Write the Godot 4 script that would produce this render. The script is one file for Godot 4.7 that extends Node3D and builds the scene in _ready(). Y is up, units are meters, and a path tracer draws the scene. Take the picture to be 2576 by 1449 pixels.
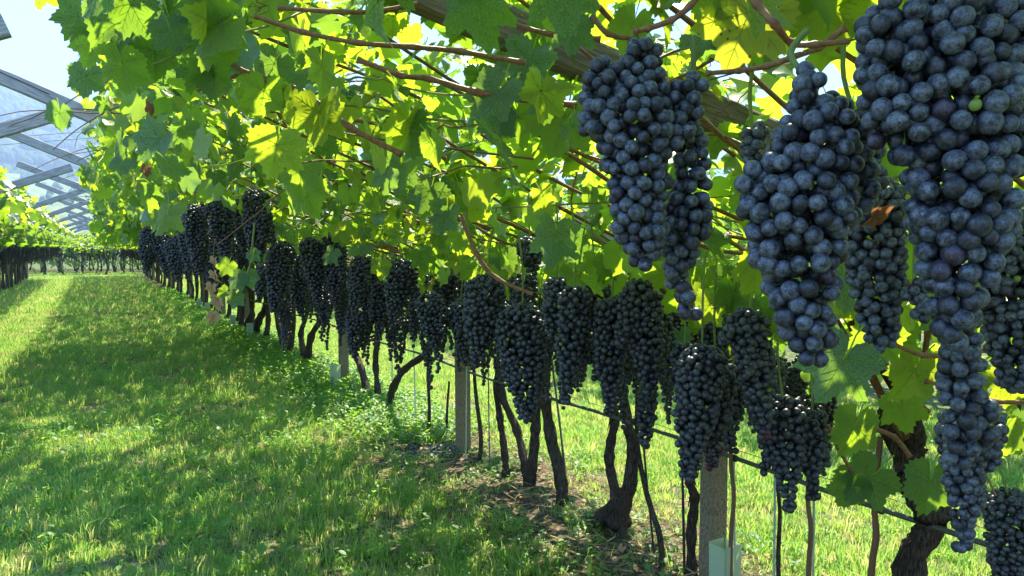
extends Node3D
# A pergola vineyard in late summer: dark grape bunches hanging under a sloping canopy of vine leaves, a grass alley, trunks and
# posts in a row, a second row across the alley, hazy terraced hills beyond. Units are metres, the rows run along -Z, x is across.

const F := 1935.0                       # focal length in pixels of a 2576 x 1449 picture, used to turn picture measures into places
const EYE := Vector3(0, 1.4, 0)
const ROW := 2.16                       # the fruiting row
const ACROSS := -2.5                    # the row on the other side of the alley
const NEXT := 6.9                       # the row behind the fruiting row
const SLOPE := 0.394
const TOP := 2.056
const ROW_END := 41.0
const SUN_TO := Vector3(0.47, 1.0, -0.52)

var eye_basis := Basis()
var M := {}
var leaf_kinds := []                    # [shape][colour] meshes
var leaf_far := []                      # simpler ones for the far rows
var berry_near := []
var berry_mid := []
var rng := RandomNumberGenerator.new()
var used := {}
var gaps := []


# ------------------------------------------------------------------ small helpers
func lin(r: float, g: float, b: float) -> Color:
	return Color(r, g, b).linear_to_srgb()

func spot(px: float, py: float, depth: float) -> Vector3:
	return EYE + eye_basis * Vector3((px - 1288.0) / F * depth, -(py - 724.5) / F * depth, -depth)

func ray(px: float, py: float) -> Vector3:
	return (eye_basis * Vector3((px - 1288.0) / F, -(py - 724.5) / F, -1.0))

func on_row(px: float, py: float, x := ROW) -> Vector3:
	var r := ray(px, py)
	return EYE + r * (x / r.x)

func on_ground(px: float, py: float) -> Vector3:
	var r := ray(px, py)
	return EYE + r * (-EYE.y / r.y)

func plane(x: float) -> float:
	return TOP - SLOPE * x

func rf(a: float, b: float) -> float:
	return rng.randf_range(a, b)

func numbered(called: String) -> String:
	var k: int = used.get(called, 0)
	used[called] = k + 1
	return called if k == 0 else "%s_%03d" % [called, k]

func add(o: Node3D, called: String, parent: Node = self) -> void:
	if parent == self:
		o.name = numbered(called)
	else:
		var k: int = parent.get_meta("n_" + called, 0)
		parent.set_meta("n_" + called, k + 1)
		o.name = called if k == 0 else "%s_%03d" % [called, k]
	parent.add_child(o, true)

func tag(o: Node, label: String, category := "", group := "", kind := "") -> void:
	if label: o.set_meta("label", label)
	if category: o.set_meta("category", category)
	if group: o.set_meta("group", group)
	if kind: o.set_meta("kind", kind)

func thing(called: String, label: String, category: String, at := Vector3.ZERO, turn := 0.0, group := "") -> Node3D:
	var o := Node3D.new()
	add(o, called)
	o.position = at
	o.rotation.y = turn
	tag(o, label, category, group, "thing")
	return o

func obj(called: String, mesh: Mesh, material: Material = null, parent: Node = self, xf := Transform3D()) -> MeshInstance3D:
	var o := MeshInstance3D.new()
	o.mesh = mesh
	if material: o.material_override = material
	o.transform = xf
	add(o, called, parent)
	return o

func stuff(o: Node, label := "") -> void:
	o.set_meta("kind", "stuff")
	if label: o.set_meta("label", label)

func copy_of(root: Node3D, called: String, label: String, group: String, at: Vector3, turn: float) -> Node3D:
	var r: Node3D = root.duplicate()
	r.name = numbered(called)
	add_child(r, true)
	r.position = at
	r.rotation.y = turn
	r.set_meta("label", label)
	r.set_meta("group", group)
	return r


# collects triangles given counter-clockwise as seen from outside; commits them with smooth normals
class MB:
	var v := PackedVector3Array()
	var n := PackedVector3Array()
	var idx := PackedInt32Array()
	func p(a: Vector3) -> int:
		v.append(a)
		return v.size() - 1
	func tri(a: int, b: int, c: int) -> void:
		idx.append(a); idx.append(c); idx.append(b)
	func quad(a: int, b: int, c: int, d: int) -> void:
		tri(a, b, c); tri(a, c, d)
	func box(c: Vector3, s: Vector3, bas := Basis(), bevel := 0.0) -> void:
		# six faces, each with its own vertices; a chamfer strip along the edges when bevel > 0
		var h := s * 0.5
		for ax in 3:
			for sg in [-1.0, 1.0]:
				var nrm := Vector3.ZERO; nrm[ax] = sg
				var u := Vector3.ZERO; u[(ax + 1) % 3] = h[(ax + 1) % 3] - bevel
				var w := Vector3.ZERO; w[(ax + 2) % 3] = (h[(ax + 2) % 3] - bevel) * sg
				var o := nrm * h[ax]
				quad(p(c + bas * (o - u - w)), p(c + bas * (o + u - w)), p(c + bas * (o + u + w)), p(c + bas * (o - u + w)))
		if bevel > 0.0:
			for ax in 3:
				var b := (ax + 1) % 3
				var d := (ax + 2) % 3
				for sb in [-1.0, 1.0]:
					for sd in [-1.0, 1.0]:
						var e := Vector3.ZERO; e[ax] = h[ax] - bevel
						var q1 := Vector3.ZERO; q1[b] = sb * h[b]; q1[d] = sd * (h[d] - bevel)
						var q2 := Vector3.ZERO; q2[b] = sb * (h[b] - bevel); q2[d] = sd * h[d]
						if sb * sd > 0:
							quad(p(c + bas * (q1 - e)), p(c + bas * (q2 - e)), p(c + bas * (q2 + e)), p(c + bas * (q1 + e)))
						else:
							quad(p(c + bas * (q1 + e)), p(c + bas * (q2 + e)), p(c + bas * (q2 - e)), p(c + bas * (q1 - e)))
	func tube(pts: Array, radii: Array, sides := 8, wob := 0.0, seed := 0, ridge := 0.0) -> void:
		var rg := RandomNumberGenerator.new()
		rg.seed = seed * 7919 + 13
		var t0: Vector3 = (pts[1] - pts[0]).normalized()
		var u := t0.cross(Vector3(0.31, 0.17, 0.93)).normalized()
		var first := v.size()
		var m := pts.size()
		var ph := rg.randf() * TAU
		for i in m:
			var t: Vector3
			if i == 0: t = t0
			elif i == m - 1: t = (pts[i] - pts[i - 1]).normalized()
			else: t = (pts[i + 1] - pts[i - 1]).normalized()
			u = (u - t * u.dot(t)).normalized()
			var w := t.cross(u)
			for j in sides:
				var a := TAU * j / sides
				var r: float = radii[i] * (1.0 + wob * (rg.randf() - 0.5) + ridge * sin(a * 3.0 + ph + i * 0.35) + ridge * 0.6 * sin(a * 5.0 - ph))
				v.append(pts[i] + (u * cos(a) + w * sin(a)) * r)
		for i in m - 1:
			for j in sides:
				var k := (j + 1) % sides
				quad(first + i * sides + j, first + i * sides + k, first + (i + 1) * sides + k, first + (i + 1) * sides + j)
		var c0 := p(pts[0])
		var c1 := p(pts[m - 1])
		for j in sides:
			var k := (j + 1) % sides
			tri(c0, first + k, first + j)
			tri(c1, first + (m - 1) * sides + j, first + (m - 1) * sides + k)
	func smooth() -> void:
		n.resize(v.size())
		n.fill(Vector3.ZERO)
		for i in range(0, idx.size(), 3):
			var c := (v[idx[i + 2]] - v[idx[i]]).cross(v[idx[i + 1]] - v[idx[i]])
			for k in 3: n[idx[i + k]] += c
		for i in n.size(): n[i] = n[i].normalized() if n[i].length_squared() > 0 else Vector3.UP
	func mesh(material: Material = null, into: ArrayMesh = null) -> ArrayMesh:
		smooth()
		var a := []
		a.resize(Mesh.ARRAY_MAX)
		a[Mesh.ARRAY_VERTEX] = v
		a[Mesh.ARRAY_NORMAL] = n
		a[Mesh.ARRAY_INDEX] = idx
		var m := into if into else ArrayMesh.new()
		m.add_surface_from_arrays(Mesh.PRIMITIVE_TRIANGLES, a)
		if material: m.surface_set_material(m.get_surface_count() - 1, material)
		return m

# a smooth line through points, k steps in each span
func curve(pts: Array, k := 4) -> Array:
	var out := []
	var m := pts.size()
	for i in m - 1:
		for s in k:
			out.append(pts[i].cubic_interpolate(pts[i + 1], pts[maxi(i - 1, 0)], pts[mini(i + 2, m - 1)], float(s) / k))
	out.append(pts[m - 1])
	return out

func taper(n: int, a: float, b: float) -> Array:
	var out := []
	for i in n: out.append(lerpf(a, b, float(i) / maxf(n - 1, 1)))
	return out


# ------------------------------------------------------------------ materials
func plain(c: Color, rough := 0.7, spec := 0.5) -> StandardMaterial3D:
	var m := StandardMaterial3D.new()
	m.albedo_color = c
	m.roughness = rough
	m.metallic_specular = spec
	m.cull_mode = BaseMaterial3D.CULL_DISABLED
	return m

# thin green tissue: tint and share of the light that passes through it
func tissue(c: Color, through: Vector3, share: float, rough := 0.5, spec := 0.4) -> StandardMaterial3D:
	var m := plain(c, rough, spec)
	m.backlight_enabled = true
	m.backlight = Color(through.x * share * 2.0, through.y * share * 2.0, through.z * share * 2.0).linear_to_srgb()
	return m

func noise_tex(freq: float, stops: Array, oct := 4, kind := FastNoiseLite.TYPE_SIMPLEX_SMOOTH, size := 512, sd := 1) -> NoiseTexture2D:
	var t := NoiseTexture2D.new()
	var f := FastNoiseLite.new()
	f.seed = sd
	f.noise_type = kind
	f.frequency = freq
	f.fractal_octaves = oct
	t.noise = f
	t.width = size
	t.height = size
	t.seamless = true
	var g := Gradient.new()
	var off := PackedFloat32Array()
	var col := PackedColorArray()
	for s in stops:
		off.append(s[0]); col.append(s[1])
	g.offsets = off
	g.colors = col
	t.color_ramp = g
	return t

func grey_noise(freq: float, oct := 4, size := 512, sd := 3) -> NoiseTexture2D:
	return noise_tex(freq, [[0.0, Color.BLACK], [1.0, Color.WHITE]], oct, FastNoiseLite.TYPE_SIMPLEX_SMOOTH, size, sd)

func tri(m: StandardMaterial3D, tex: Texture2D, scale: Vector3, world := false) -> StandardMaterial3D:
	m.albedo_color = Color.WHITE
	m.albedo_texture = tex
	m.uv1_triplanar = true
	m.uv1_world_triplanar = world
	m.uv1_scale = scale
	return m

func relief(m: StandardMaterial3D, tex: Texture2D, cm: float) -> StandardMaterial3D:
	m.heightmap_enabled = true
	m.heightmap_texture = tex
	m.heightmap_scale = cm
	return m

# skin of a grape: dark blue with a waxy bloom that is rubbed off here and there
func grape_tex(sd: int, dark: Color, bloom: Color, much: float) -> ImageTexture:
	var im := Image.create(128, 64, false, Image.FORMAT_RGB8)
	var a := FastNoiseLite.new(); a.seed = sd; a.frequency = 0.9; a.fractal_octaves = 3
	var b := FastNoiseLite.new(); b.seed = sd + 50; b.frequency = 3.2; b.fractal_octaves = 3
	var c := FastNoiseLite.new(); c.seed = sd + 90; c.frequency = 9.0; c.fractal_octaves = 1
	for y in 64:
		var la := PI * (y + 0.5) / 64.0
		for x in 128:
			var lo := TAU * x / 128.0
			var q := Vector3(sin(la) * cos(lo), cos(la), sin(la) * sin(lo))
			var k := clampf(much + 0.85 * a.get_noise_3dv(q) + 0.55 * b.get_noise_3dv(q), 0.0, 1.0)
			var s := b.get_noise_3dv(q * 1.7 + Vector3.ONE * 4.0)
			if s > 0.26: k *= 0.30
			if c.get_noise_3dv(q) > 0.60: k = minf(k + 0.4, 1.2)
			if la < 0.16: k = 0.9
			if la > PI - 0.11: k = -0.1
			var l := dark.lerp(bloom, k)
			im.set_pixel(x, y, l.linear_to_srgb())
	return ImageTexture.create_from_image(im)

func make_materials() -> void:
	var old_wood := noise_tex(0.03, [[0.0, lin(0.17, 0.16, 0.145)], [0.42, lin(0.33, 0.31, 0.28)], [0.6, lin(0.39, 0.37, 0.33)], [1.0, lin(0.48, 0.455, 0.41)]], 5, FastNoiseLite.TYPE_SIMPLEX_SMOOTH, 512, 5)
	M.beam = relief(tri(plain(Color.WHITE, 0.85, 0.3), old_wood, Vector3(0.5, 7, 7)), grey_noise(0.04, 5, 512, 6), 0.12)
	var brown_wood := noise_tex(0.03, [[0.0, lin(0.10, 0.08, 0.052)], [0.45, lin(0.17, 0.135, 0.09)], [0.65, lin(0.22, 0.175, 0.12)], [1.0, lin(0.28, 0.23, 0.16)]], 5, FastNoiseLite.TYPE_SIMPLEX_SMOOTH, 512, 8)
	M.beam_near = relief(tri(plain(Color.WHITE, 0.85, 0.3), brown_wood, Vector3(0.8, 9, 9)), grey_noise(0.04, 5, 512, 9), 0.10)
	M.crack = plain(lin(0.03, 0.027, 0.022), 0.9, 0.2)
	var bark := noise_tex(0.02, [[0.0, lin(0.020, 0.014, 0.010)], [0.42, lin(0.062, 0.046, 0.033)], [0.62, lin(0.125, 0.095, 0.068)], [1.0, lin(0.25, 0.20, 0.15)]], 5, FastNoiseLite.TYPE_SIMPLEX_SMOOTH, 512, 11)
	M.bark = relief(tri(plain(Color.WHITE, 0.9, 0.25), bark, Vector3(14, 2.2, 14)), grey_noise(0.03, 4, 512, 12), 2.0)
	M.cane = tri(plain(Color.WHITE, 0.55, 0.4), noise_tex(0.05, [[0.0, lin(0.11, 0.048, 0.022)], [0.5, lin(0.24, 0.112, 0.048)], [1.0, lin(0.38, 0.21, 0.10)]], 4, FastNoiseLite.TYPE_SIMPLEX_SMOOTH, 256, 14), Vector3(9, 9, 9))
	M.shoot = tissue(lin(0.20, 0.22, 0.05), Vector3(0.9, 1.0, 0.2), 0.15, 0.5)
	M.tendril = plain(lin(0.16, 0.075, 0.03), 0.6)
	M.stalk = tissue(lin(0.16, 0.22, 0.06), Vector3(0.8, 1.0, 0.2), 0.12, 0.5)
	M.concrete = relief(tri(plain(Color.WHITE, 0.95, 0.2), noise_tex(0.03, [[0.0, lin(0.11, 0.080, 0.042)], [0.5, lin(0.23, 0.180, 0.105)], [1.0, lin(0.32, 0.265, 0.17)]], 5, FastNoiseLite.TYPE_SIMPLEX_SMOOTH, 512, 17), Vector3(5, 3, 5)), grey_noise(0.05, 4, 512, 18), 0.25)
	M.pipe = plain(lin(0.06, 0.072, 0.05), 0.45, 0.5)
	M.wire = plain(lin(0.09, 0.09, 0.09), 0.5, 0.5)
	M.black = plain(lin(0.012, 0.012, 0.013), 0.6)
	M.tie = plain(lin(0.02, 0.11, 0.05), 0.5)
	M.stake = tissue(lin(0.42, 0.5, 0.38), Vector3(0.8, 1, 0.8), 0.2, 0.6)
	M.rust_stake = plain(lin(0.17, 0.085, 0.035), 0.7)
	M.sleeve = tissue(lin(0.46, 0.53, 0.36), Vector3(0.9, 1, 0.7), 0.35, 0.55)
	M.red = tissue(lin(0.6, 0.02, 0.03), Vector3(1, 0.1, 0.1), 0.2)
	M.dry = tissue(lin(0.36, 0.24, 0.13), Vector3(1, 0.62, 0.3), 0.25, 0.8)
	M.rust = tissue(lin(0.15, 0.065, 0.03), Vector3(1, 0.42, 0.15), 0.13, 0.8)
	M.vein = tissue(lin(0.15, 0.22, 0.075), Vector3(0.85, 1.0, 0.15), 0.55, 0.5)
	M.petiole = tissue(lin(0.22, 0.2, 0.06), Vector3(0.9, 0.9, 0.2), 0.12, 0.5)
	# leaf blades: base colour of the surface, then what passes through
	M.leaf = [
		tissue(lin(0.056, 0.112, 0.034), Vector3(0.66, 1.0, 0.045), 0.36, 0.42),
		tissue(lin(0.046, 0.105, 0.058), Vector3(0.56, 1.0, 0.08), 0.20, 0.34, 0.6),
		tissue(lin(0.080, 0.132, 0.028), Vector3(0.76, 1.0, 0.04), 0.36, 0.45),
		tissue(lin(0.042, 0.088, 0.034), Vector3(0.56, 1.0, 0.05), 0.23, 0.40),
	]
	var pucker := noise_tex(0.035, [[0.0, Color.BLACK], [1.0, Color.WHITE]], 2, FastNoiseLite.TYPE_CELLULAR, 256, 51)
	for m in M.leaf:
		m.uv1_triplanar = true
		m.uv1_scale = Vector3(2.2, 2.2, 2.2)
		relief(m, pucker, 0.35)
	M.leaf_yellow = tissue(lin(0.16, 0.17, 0.03), Vector3(0.85, 0.92, 0.05), 0.34, 0.5)
	M.spot_brown = tissue(lin(0.12, 0.05, 0.02), Vector3(1, 0.45, 0.1), 0.1, 0.8)
	# grapes
	var dark := Color(0.010, 0.011, 0.019)
	var bloom := Color(0.138, 0.165, 0.200)
	M.grape = []
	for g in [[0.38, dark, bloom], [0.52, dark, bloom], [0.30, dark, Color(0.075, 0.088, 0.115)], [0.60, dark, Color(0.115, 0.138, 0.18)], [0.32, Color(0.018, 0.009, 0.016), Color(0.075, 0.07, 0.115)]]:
		var m := plain(Color.WHITE, 0.40, 0.5)
		m.albedo_texture = grape_tex(20 + M.grape.size(), g[1], g[2], g[0])
		M.grape.append(m)
	M.grape_row = []
	for g in [0.34, 0.5, 0.24, 0.42]:
		var m := plain(Color.WHITE, 0.42, 0.5)
		m.albedo_texture = grape_tex(40 + M.grape_row.size(), Color(0.010, 0.0115, 0.015), Color(0.092, 0.105, 0.118), g)
		M.grape_row.append(m)
	M.grape_green = tissue(lin(0.22, 0.30, 0.07), Vector3(0.8, 1, 0.3), 0.25, 0.35)
	M.grape_red = tissue(lin(0.085, 0.020, 0.030), Vector3(1, 0.25, 0.25), 0.05, 0.38)
	M.grape_far = plain(lin(0.024, 0.027, 0.034), 0.5)
	# ground
	M.ground = relief(tri(plain(Color.WHITE, 0.95, 0.2), noise_tex(0.02, [[0.0, lin(0.04, 0.065, 0.02)], [0.48, lin(0.065, 0.10, 0.03)], [0.64, lin(0.13, 0.12, 0.06)], [1.0, lin(0.30, 0.23, 0.14)]], 5, FastNoiseLite.TYPE_SIMPLEX_SMOOTH, 1024, 31), Vector3(0.35, 0.35, 0.35), true), grey_noise(0.05, 5, 512, 32), 2.0)
	M.soil = relief(tri(plain(Color.WHITE, 0.95, 0.2), noise_tex(0.02, [[0.0, lin(0.035, 0.025, 0.018)], [0.45, lin(0.085, 0.062, 0.042)], [0.68, lin(0.17, 0.13, 0.085)], [1.0, lin(0.30, 0.24, 0.16)]], 5, FastNoiseLite.TYPE_SIMPLEX_SMOOTH, 1024, 34), Vector3(0.9, 0.9, 0.9), true), grey_noise(0.06, 5, 512, 35), 2.5)
	M.grass = [
		tissue(lin(0.062, 0.165, 0.036), Vector3(0.54, 1.0, 0.15), 0.31, 0.5),
		tissue(lin(0.085, 0.180, 0.038), Vector3(0.72, 1.0, 0.18), 0.36, 0.5),
		tissue(lin(0.105, 0.155, 0.035), Vector3(0.94, 1.0, 0.30), 0.38, 0.5),
		tissue(lin(0.25, 0.21, 0.10), Vector3(1.0, 0.85, 0.45), 0.25, 0.7),
	]
	M.weed = [
		tissue(lin(0.045, 0.130, 0.028), Vector3(0.50, 1.0, 0.07), 0.30, 0.5),
		tissue(lin(0.075, 0.160, 0.030), Vector3(0.62, 1.0, 0.08), 0.34, 0.5),
	]
	M.flower = plain(lin(0.75, 0.55, 0.03), 0.6)
	M.hill = tri(plain(Color.WHITE, 1.0, 0.1), noise_tex(0.018, [[0.0, lin(0.02, 0.04, 0.018)], [0.42, lin(0.03, 0.055, 0.022)], [0.55, lin(0.07, 0.10, 0.035)], [1.0, lin(0.14, 0.16, 0.07)]], 5, FastNoiseLite.TYPE_SIMPLEX_SMOOTH, 1024, 41), Vector3(0.0022, 0.0022, 0.0022), true)
	M.field = tri(plain(Color.WHITE, 1.0, 0.1), noise_tex(0.03, [[0.0, lin(0.09, 0.13, 0.05)], [0.5, lin(0.16, 0.20, 0.08)], [1.0, lin(0.26, 0.27, 0.13)]], 4, FastNoiseLite.TYPE_CELLULAR, 1024, 43), Vector3(0.004, 0.02, 0.004), true)
	M.hill_tree = tissue(lin(0.028, 0.055, 0.022), Vector3(0.5, 1, 0.1), 0.1, 0.9)


# ------------------------------------------------------------------ vine leaf
const OUTLINE := [[0, 1.0], [12, 0.86], [22, 0.70], [31, 0.60], [42, 0.78], [54, 0.93], [64, 0.80], [76, 0.66], [85, 0.60], [98, 0.72], [112, 0.80], [126, 0.70], [142, 0.64], [156, 0.58], [168, 0.44], [180, 0.08]]

func outline(deg: float, lobed: float) -> float:
	var a := absf(deg)
	for i in OUTLINE.size() - 1:
		if a <= OUTLINE[i + 1][0]:
			var r: float = lerpf(OUTLINE[i][1], OUTLINE[i + 1][1], (a - OUTLINE[i][0]) / (OUTLINE[i + 1][0] - OUTLINE[i][0]))
			return lerpf(lerpf(0.86, 0.66, a / 180.0) if a < 165 else r, r, lobed)
	return 0.1

# a leaf of tip length 1 in its own axes: tip along +z, upper side +y, stalk at the origin; blade, veins and leaf stalk
func leaf_mesh(blade: Material, sd: int, lobed: float, droop: float, fold: float, wave: float, steps := 58, detailed := true, stalk := 0.75, vein: Material = null) -> ArrayMesh:
	var g := RandomNumberGenerator.new()
	g.seed = sd * 977 + 5
	var ph := g.randf() * TAU
	var ph2 := g.randf() * TAU
	var lift := func(x: float, z: float) -> float:
		var r := sqrt(x * x + z * z)
		var a := atan2(x, z)
		return fold * absf(x) - droop * (z * absf(z) * 0.7 + 0.5 * x * x) + wave * r * r * (sin(3.0 * a + ph) + 0.6 * sin(5.0 * a + ph2))
	var b := MB.new()
	var rings := [0.5, 1.0] if detailed else [1.0]
	var c := b.p(Vector3.ZERO)
	var prev := []
	for ring in rings:
		var row := []
		for i in steps:
			var d := -176.0 + 352.0 * i / (steps - 1)
			var r: float = outline(d, lobed) * ring
			if ring == 1.0: r *= (1.06 if i % 2 == 0 else 0.95) + g.randf_range(-0.03, 0.03)
			var x := r * sin(deg_to_rad(d))
			var z := r * cos(deg_to_rad(d))
			row.append(b.p(Vector3(x, lift.call(x, z), z)))
		for i in steps - 1:
			if prev.is_empty(): b.tri(c, row[i], row[i + 1])
			else: b.quad(prev[i], row[i], row[i + 1], prev[i + 1])
		prev = row
	var mesh := b.mesh(blade)
	var s := MB.new()
	if detailed:
		for d in [0.0, 54.0, -54.0, 112.0, -112.0]:
			var far: float = outline(d, lobed) * 0.93
			var dir := Vector2(sin(deg_to_rad(d)), cos(deg_to_rad(d)))
			vein_strip(s, lift, Vector2.ZERO, dir * far, 0.012, 0.003)
			for k in 3:
				for sd2 in [-1.0, 1.0]:
					var from := dir * far * (0.22 + 0.22 * k)
					var turn := dir.rotated(sd2 * 0.72)
					vein_strip(s, lift, from, from + turn * far * (0.34 - 0.07 * k), 0.0055, 0.002)
	if stalk > 0.0:
		s.tube([Vector3.ZERO, Vector3(0.02, 0.10, -0.3 * stalk), Vector3(-0.02, 0.30 * stalk, -0.7 * stalk), Vector3(0, 0.55 * stalk, -stalk)], [0.022, 0.018, 0.017, 0.024], 5 if detailed else 3)
	if s.v.size() > 0: s.mesh(vein if vein else M.vein, mesh)
	return mesh

func vein_strip(s: MB, lift: Callable, from: Vector2, to: Vector2, w0: float, w1: float) -> void:
	var side := (to - from).normalized().orthogonal()
	for face in [-1.0, 1.0]:
		var last := []
		for i in 4:
			var t := i / 3.0
			var q := from.lerp(to, t)
			var w := lerpf(w0, w1, t)
			var a := q + side * w
			var c := q - side * w
			var now := [s.p(Vector3(a.x, lift.call(a.x, a.y) + face * 0.003, a.y)), s.p(Vector3(q.x, lift.call(q.x, q.y) + face * 0.010, q.y)), s.p(Vector3(c.x, lift.call(c.x, c.y) + face * 0.003, c.y))]
			if i > 0:
				for k in 2:
					if face > 0: s.quad(last[k], last[k + 1], now[k + 1], now[k])
					else: s.quad(last[k], now[k], now[k + 1], last[k + 1])
			last = now

func make_leaves() -> void:
	yellowed = leaf_mesh(M.leaf_yellow, 44, 0.9, 0.5, 0.3, 0.2)
	var shapes := [[1.0, 0.30, 0.18, 0.10], [0.75, 0.45, 0.05, 0.14], [0.95, 0.15, 0.35, 0.08], [0.6, 0.55, 0.25, 0.12], [1.1, 0.35, -0.1, 0.16], [0.85, 0.20, 0.10, 0.20], [1.15, 0.75, 0.45, 0.22], [0.9, -0.25, 0.30, 0.24]]
	for i in shapes.size():
		var near := []
		var far := []
		for c in 4:
			near.append(leaf_mesh(M.leaf[c], i + 1, shapes[i][0], shapes[i][1], shapes[i][2], shapes[i][3]))
			far.append(leaf_mesh(M.leaf[c], i + 1, shapes[i][0], shapes[i][1], shapes[i][2], shapes[i][3], 22, false, 0.0))
		leaf_kinds.append(near)
		leaf_far.append(far)

func leaf_axes(tip: Vector3, up: Vector3, size: float) -> Basis:
	var z := tip.normalized()
	var x := up.cross(z).normalized()
	return Basis(x, z.cross(x), z).scaled_local(Vector3.ONE * size)

func leaf_colour() -> int:
	var k := rng.randf()
	return 0 if k < 0.38 else 1 if k < 0.52 else 2 if k < 0.76 else 3

# a leaf of the roof: lies roughly flat with its tip hanging towards a random side
func roof_pose(size: float) -> Basis:
	var a := rf(0, TAU)
	var t := rf(0.05, 0.95)
	var tip := Vector3(cos(a), -t, sin(a))
	var up := Vector3(rf(-0.45, 0.45), 1, rf(-0.45, 0.45))
	return leaf_axes(tip, up, size)

# a leaf that hangs below the roof, its upper side turned to the open alley
func hanging_pose(size: float) -> Basis:
	var out := Vector3(rf(-1.0, 0.15), rf(-0.1, 0.5), rf(-0.6, 0.9))
	var tip := Vector3(rf(-0.6, 0.4), -1.0, rf(-0.5, 0.5))
	return leaf_axes(tip, out, size)

func keep_leaf(p: Vector3) -> bool:
	var g := p - SUN_TO * (p.y / SUN_TO.y)
	for e in gaps:
		var q := Vector2((g.x - e[0]) / e[2], (g.z - e[1]) / e[3])
		if q.length_squared() < 1.0 and rng.randf() < e[4]: return false
	var v := eye_basis.inverse() * (p - EYE)
	if v.length() < 0.62: return false
	if v.z < -0.05 and -v.z < 1.44:
		var bx := 1288.0 - v.x / v.z * F
		var by := 724.5 + v.y / v.z * F
		if bx > 1040 and bx < 1960 and absf(by + 45.0 - (12.0 + (bx - 1119.0) * 0.4217)) < 140 and rng.randf() < 0.86: return false
	if v.z < -0.05 and -v.z < 1.35:
		var px := 1288.0 - v.x / v.z * F
		var py := 724.5 + v.y / v.z * F
		if px > 1400 and px < 2640 and py > 80 and py < 1500 and -v.z < 0.95: return false
		if px > 1400 and px < 2640 and py > 330 and py < 1500: return false
		if -v.z < 0.85 and px > -100 and px < 2640 and py > 60: return false
	return true


# ------------------------------------------------------------------ grape bunches
func lobe_near(p: Vector3, l: Array) -> Array:      # [distance to the surface, direction away from the axis]
	var ab: Vector3 = l[1] - l[0]
	var t := clampf((p - l[0]).dot(ab) / maxf(ab.length_squared(), 1e-9), 0.0, 1.0)
	var d: Vector3 = p - (l[0] + ab * t)
	var len := d.length()
	return [len - lerpf(l[2], l[3], t), d / maxf(len, 1e-6)]

# centres of berries packed over the skin of a group of rounded cones
func pack(lobes: Array, d: float, depth: float, most: int, apart: float, fails: int, g: RandomNumberGenerator) -> PackedVector3Array:
	var out := PackedVector3Array()
	var weights := []
	var total := 0.0
	for l in lobes:
		total += ((l[1] - l[0]).length() + l[2] + l[3]) * (l[2] + l[3])
		weights.append(total)
	var miss := 0
	var lim := apart * apart * d * d
	while out.size() < most and miss < fails:
		var pick := g.randf() * total
		var k := 0
		while k < weights.size() - 1 and weights[k] < pick: k += 1
		var l: Array = lobes[k]
		var t := g.randf()
		var c: Vector3 = l[0].lerp(l[1], t)
		var r := Vector3(g.randfn(), g.randfn(), g.randfn()).normalized()
		var p := c + r * lerpf(l[2], l[3], t)
		var off := -depth * d + g.randf_range(-0.22, 0.16) * d
		for it in 2:
			var best := [1e9, Vector3.UP]
			for q in lobes:
				var nn := lobe_near(p, q)
				if nn[0] < best[0]: best = nn
			p -= best[1] * (best[0] - off)
		var ok := true
		for q in out:
			if q.distance_squared_to(p) < lim:
				ok = false
				break
		if ok:
			out.append(p)
			miss = 0
		else:
			miss += 1
	return out

func berry_axes(r: float, g: RandomNumberGenerator) -> Basis:
	return Basis(Vector3(g.randfn(), g.randfn(), g.randfn()).normalized(), g.randf() * TAU).scaled_local(Vector3(g.randf_range(0.95, 1.03), g.randf_range(0.94, 1.08), 1) * r)

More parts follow.
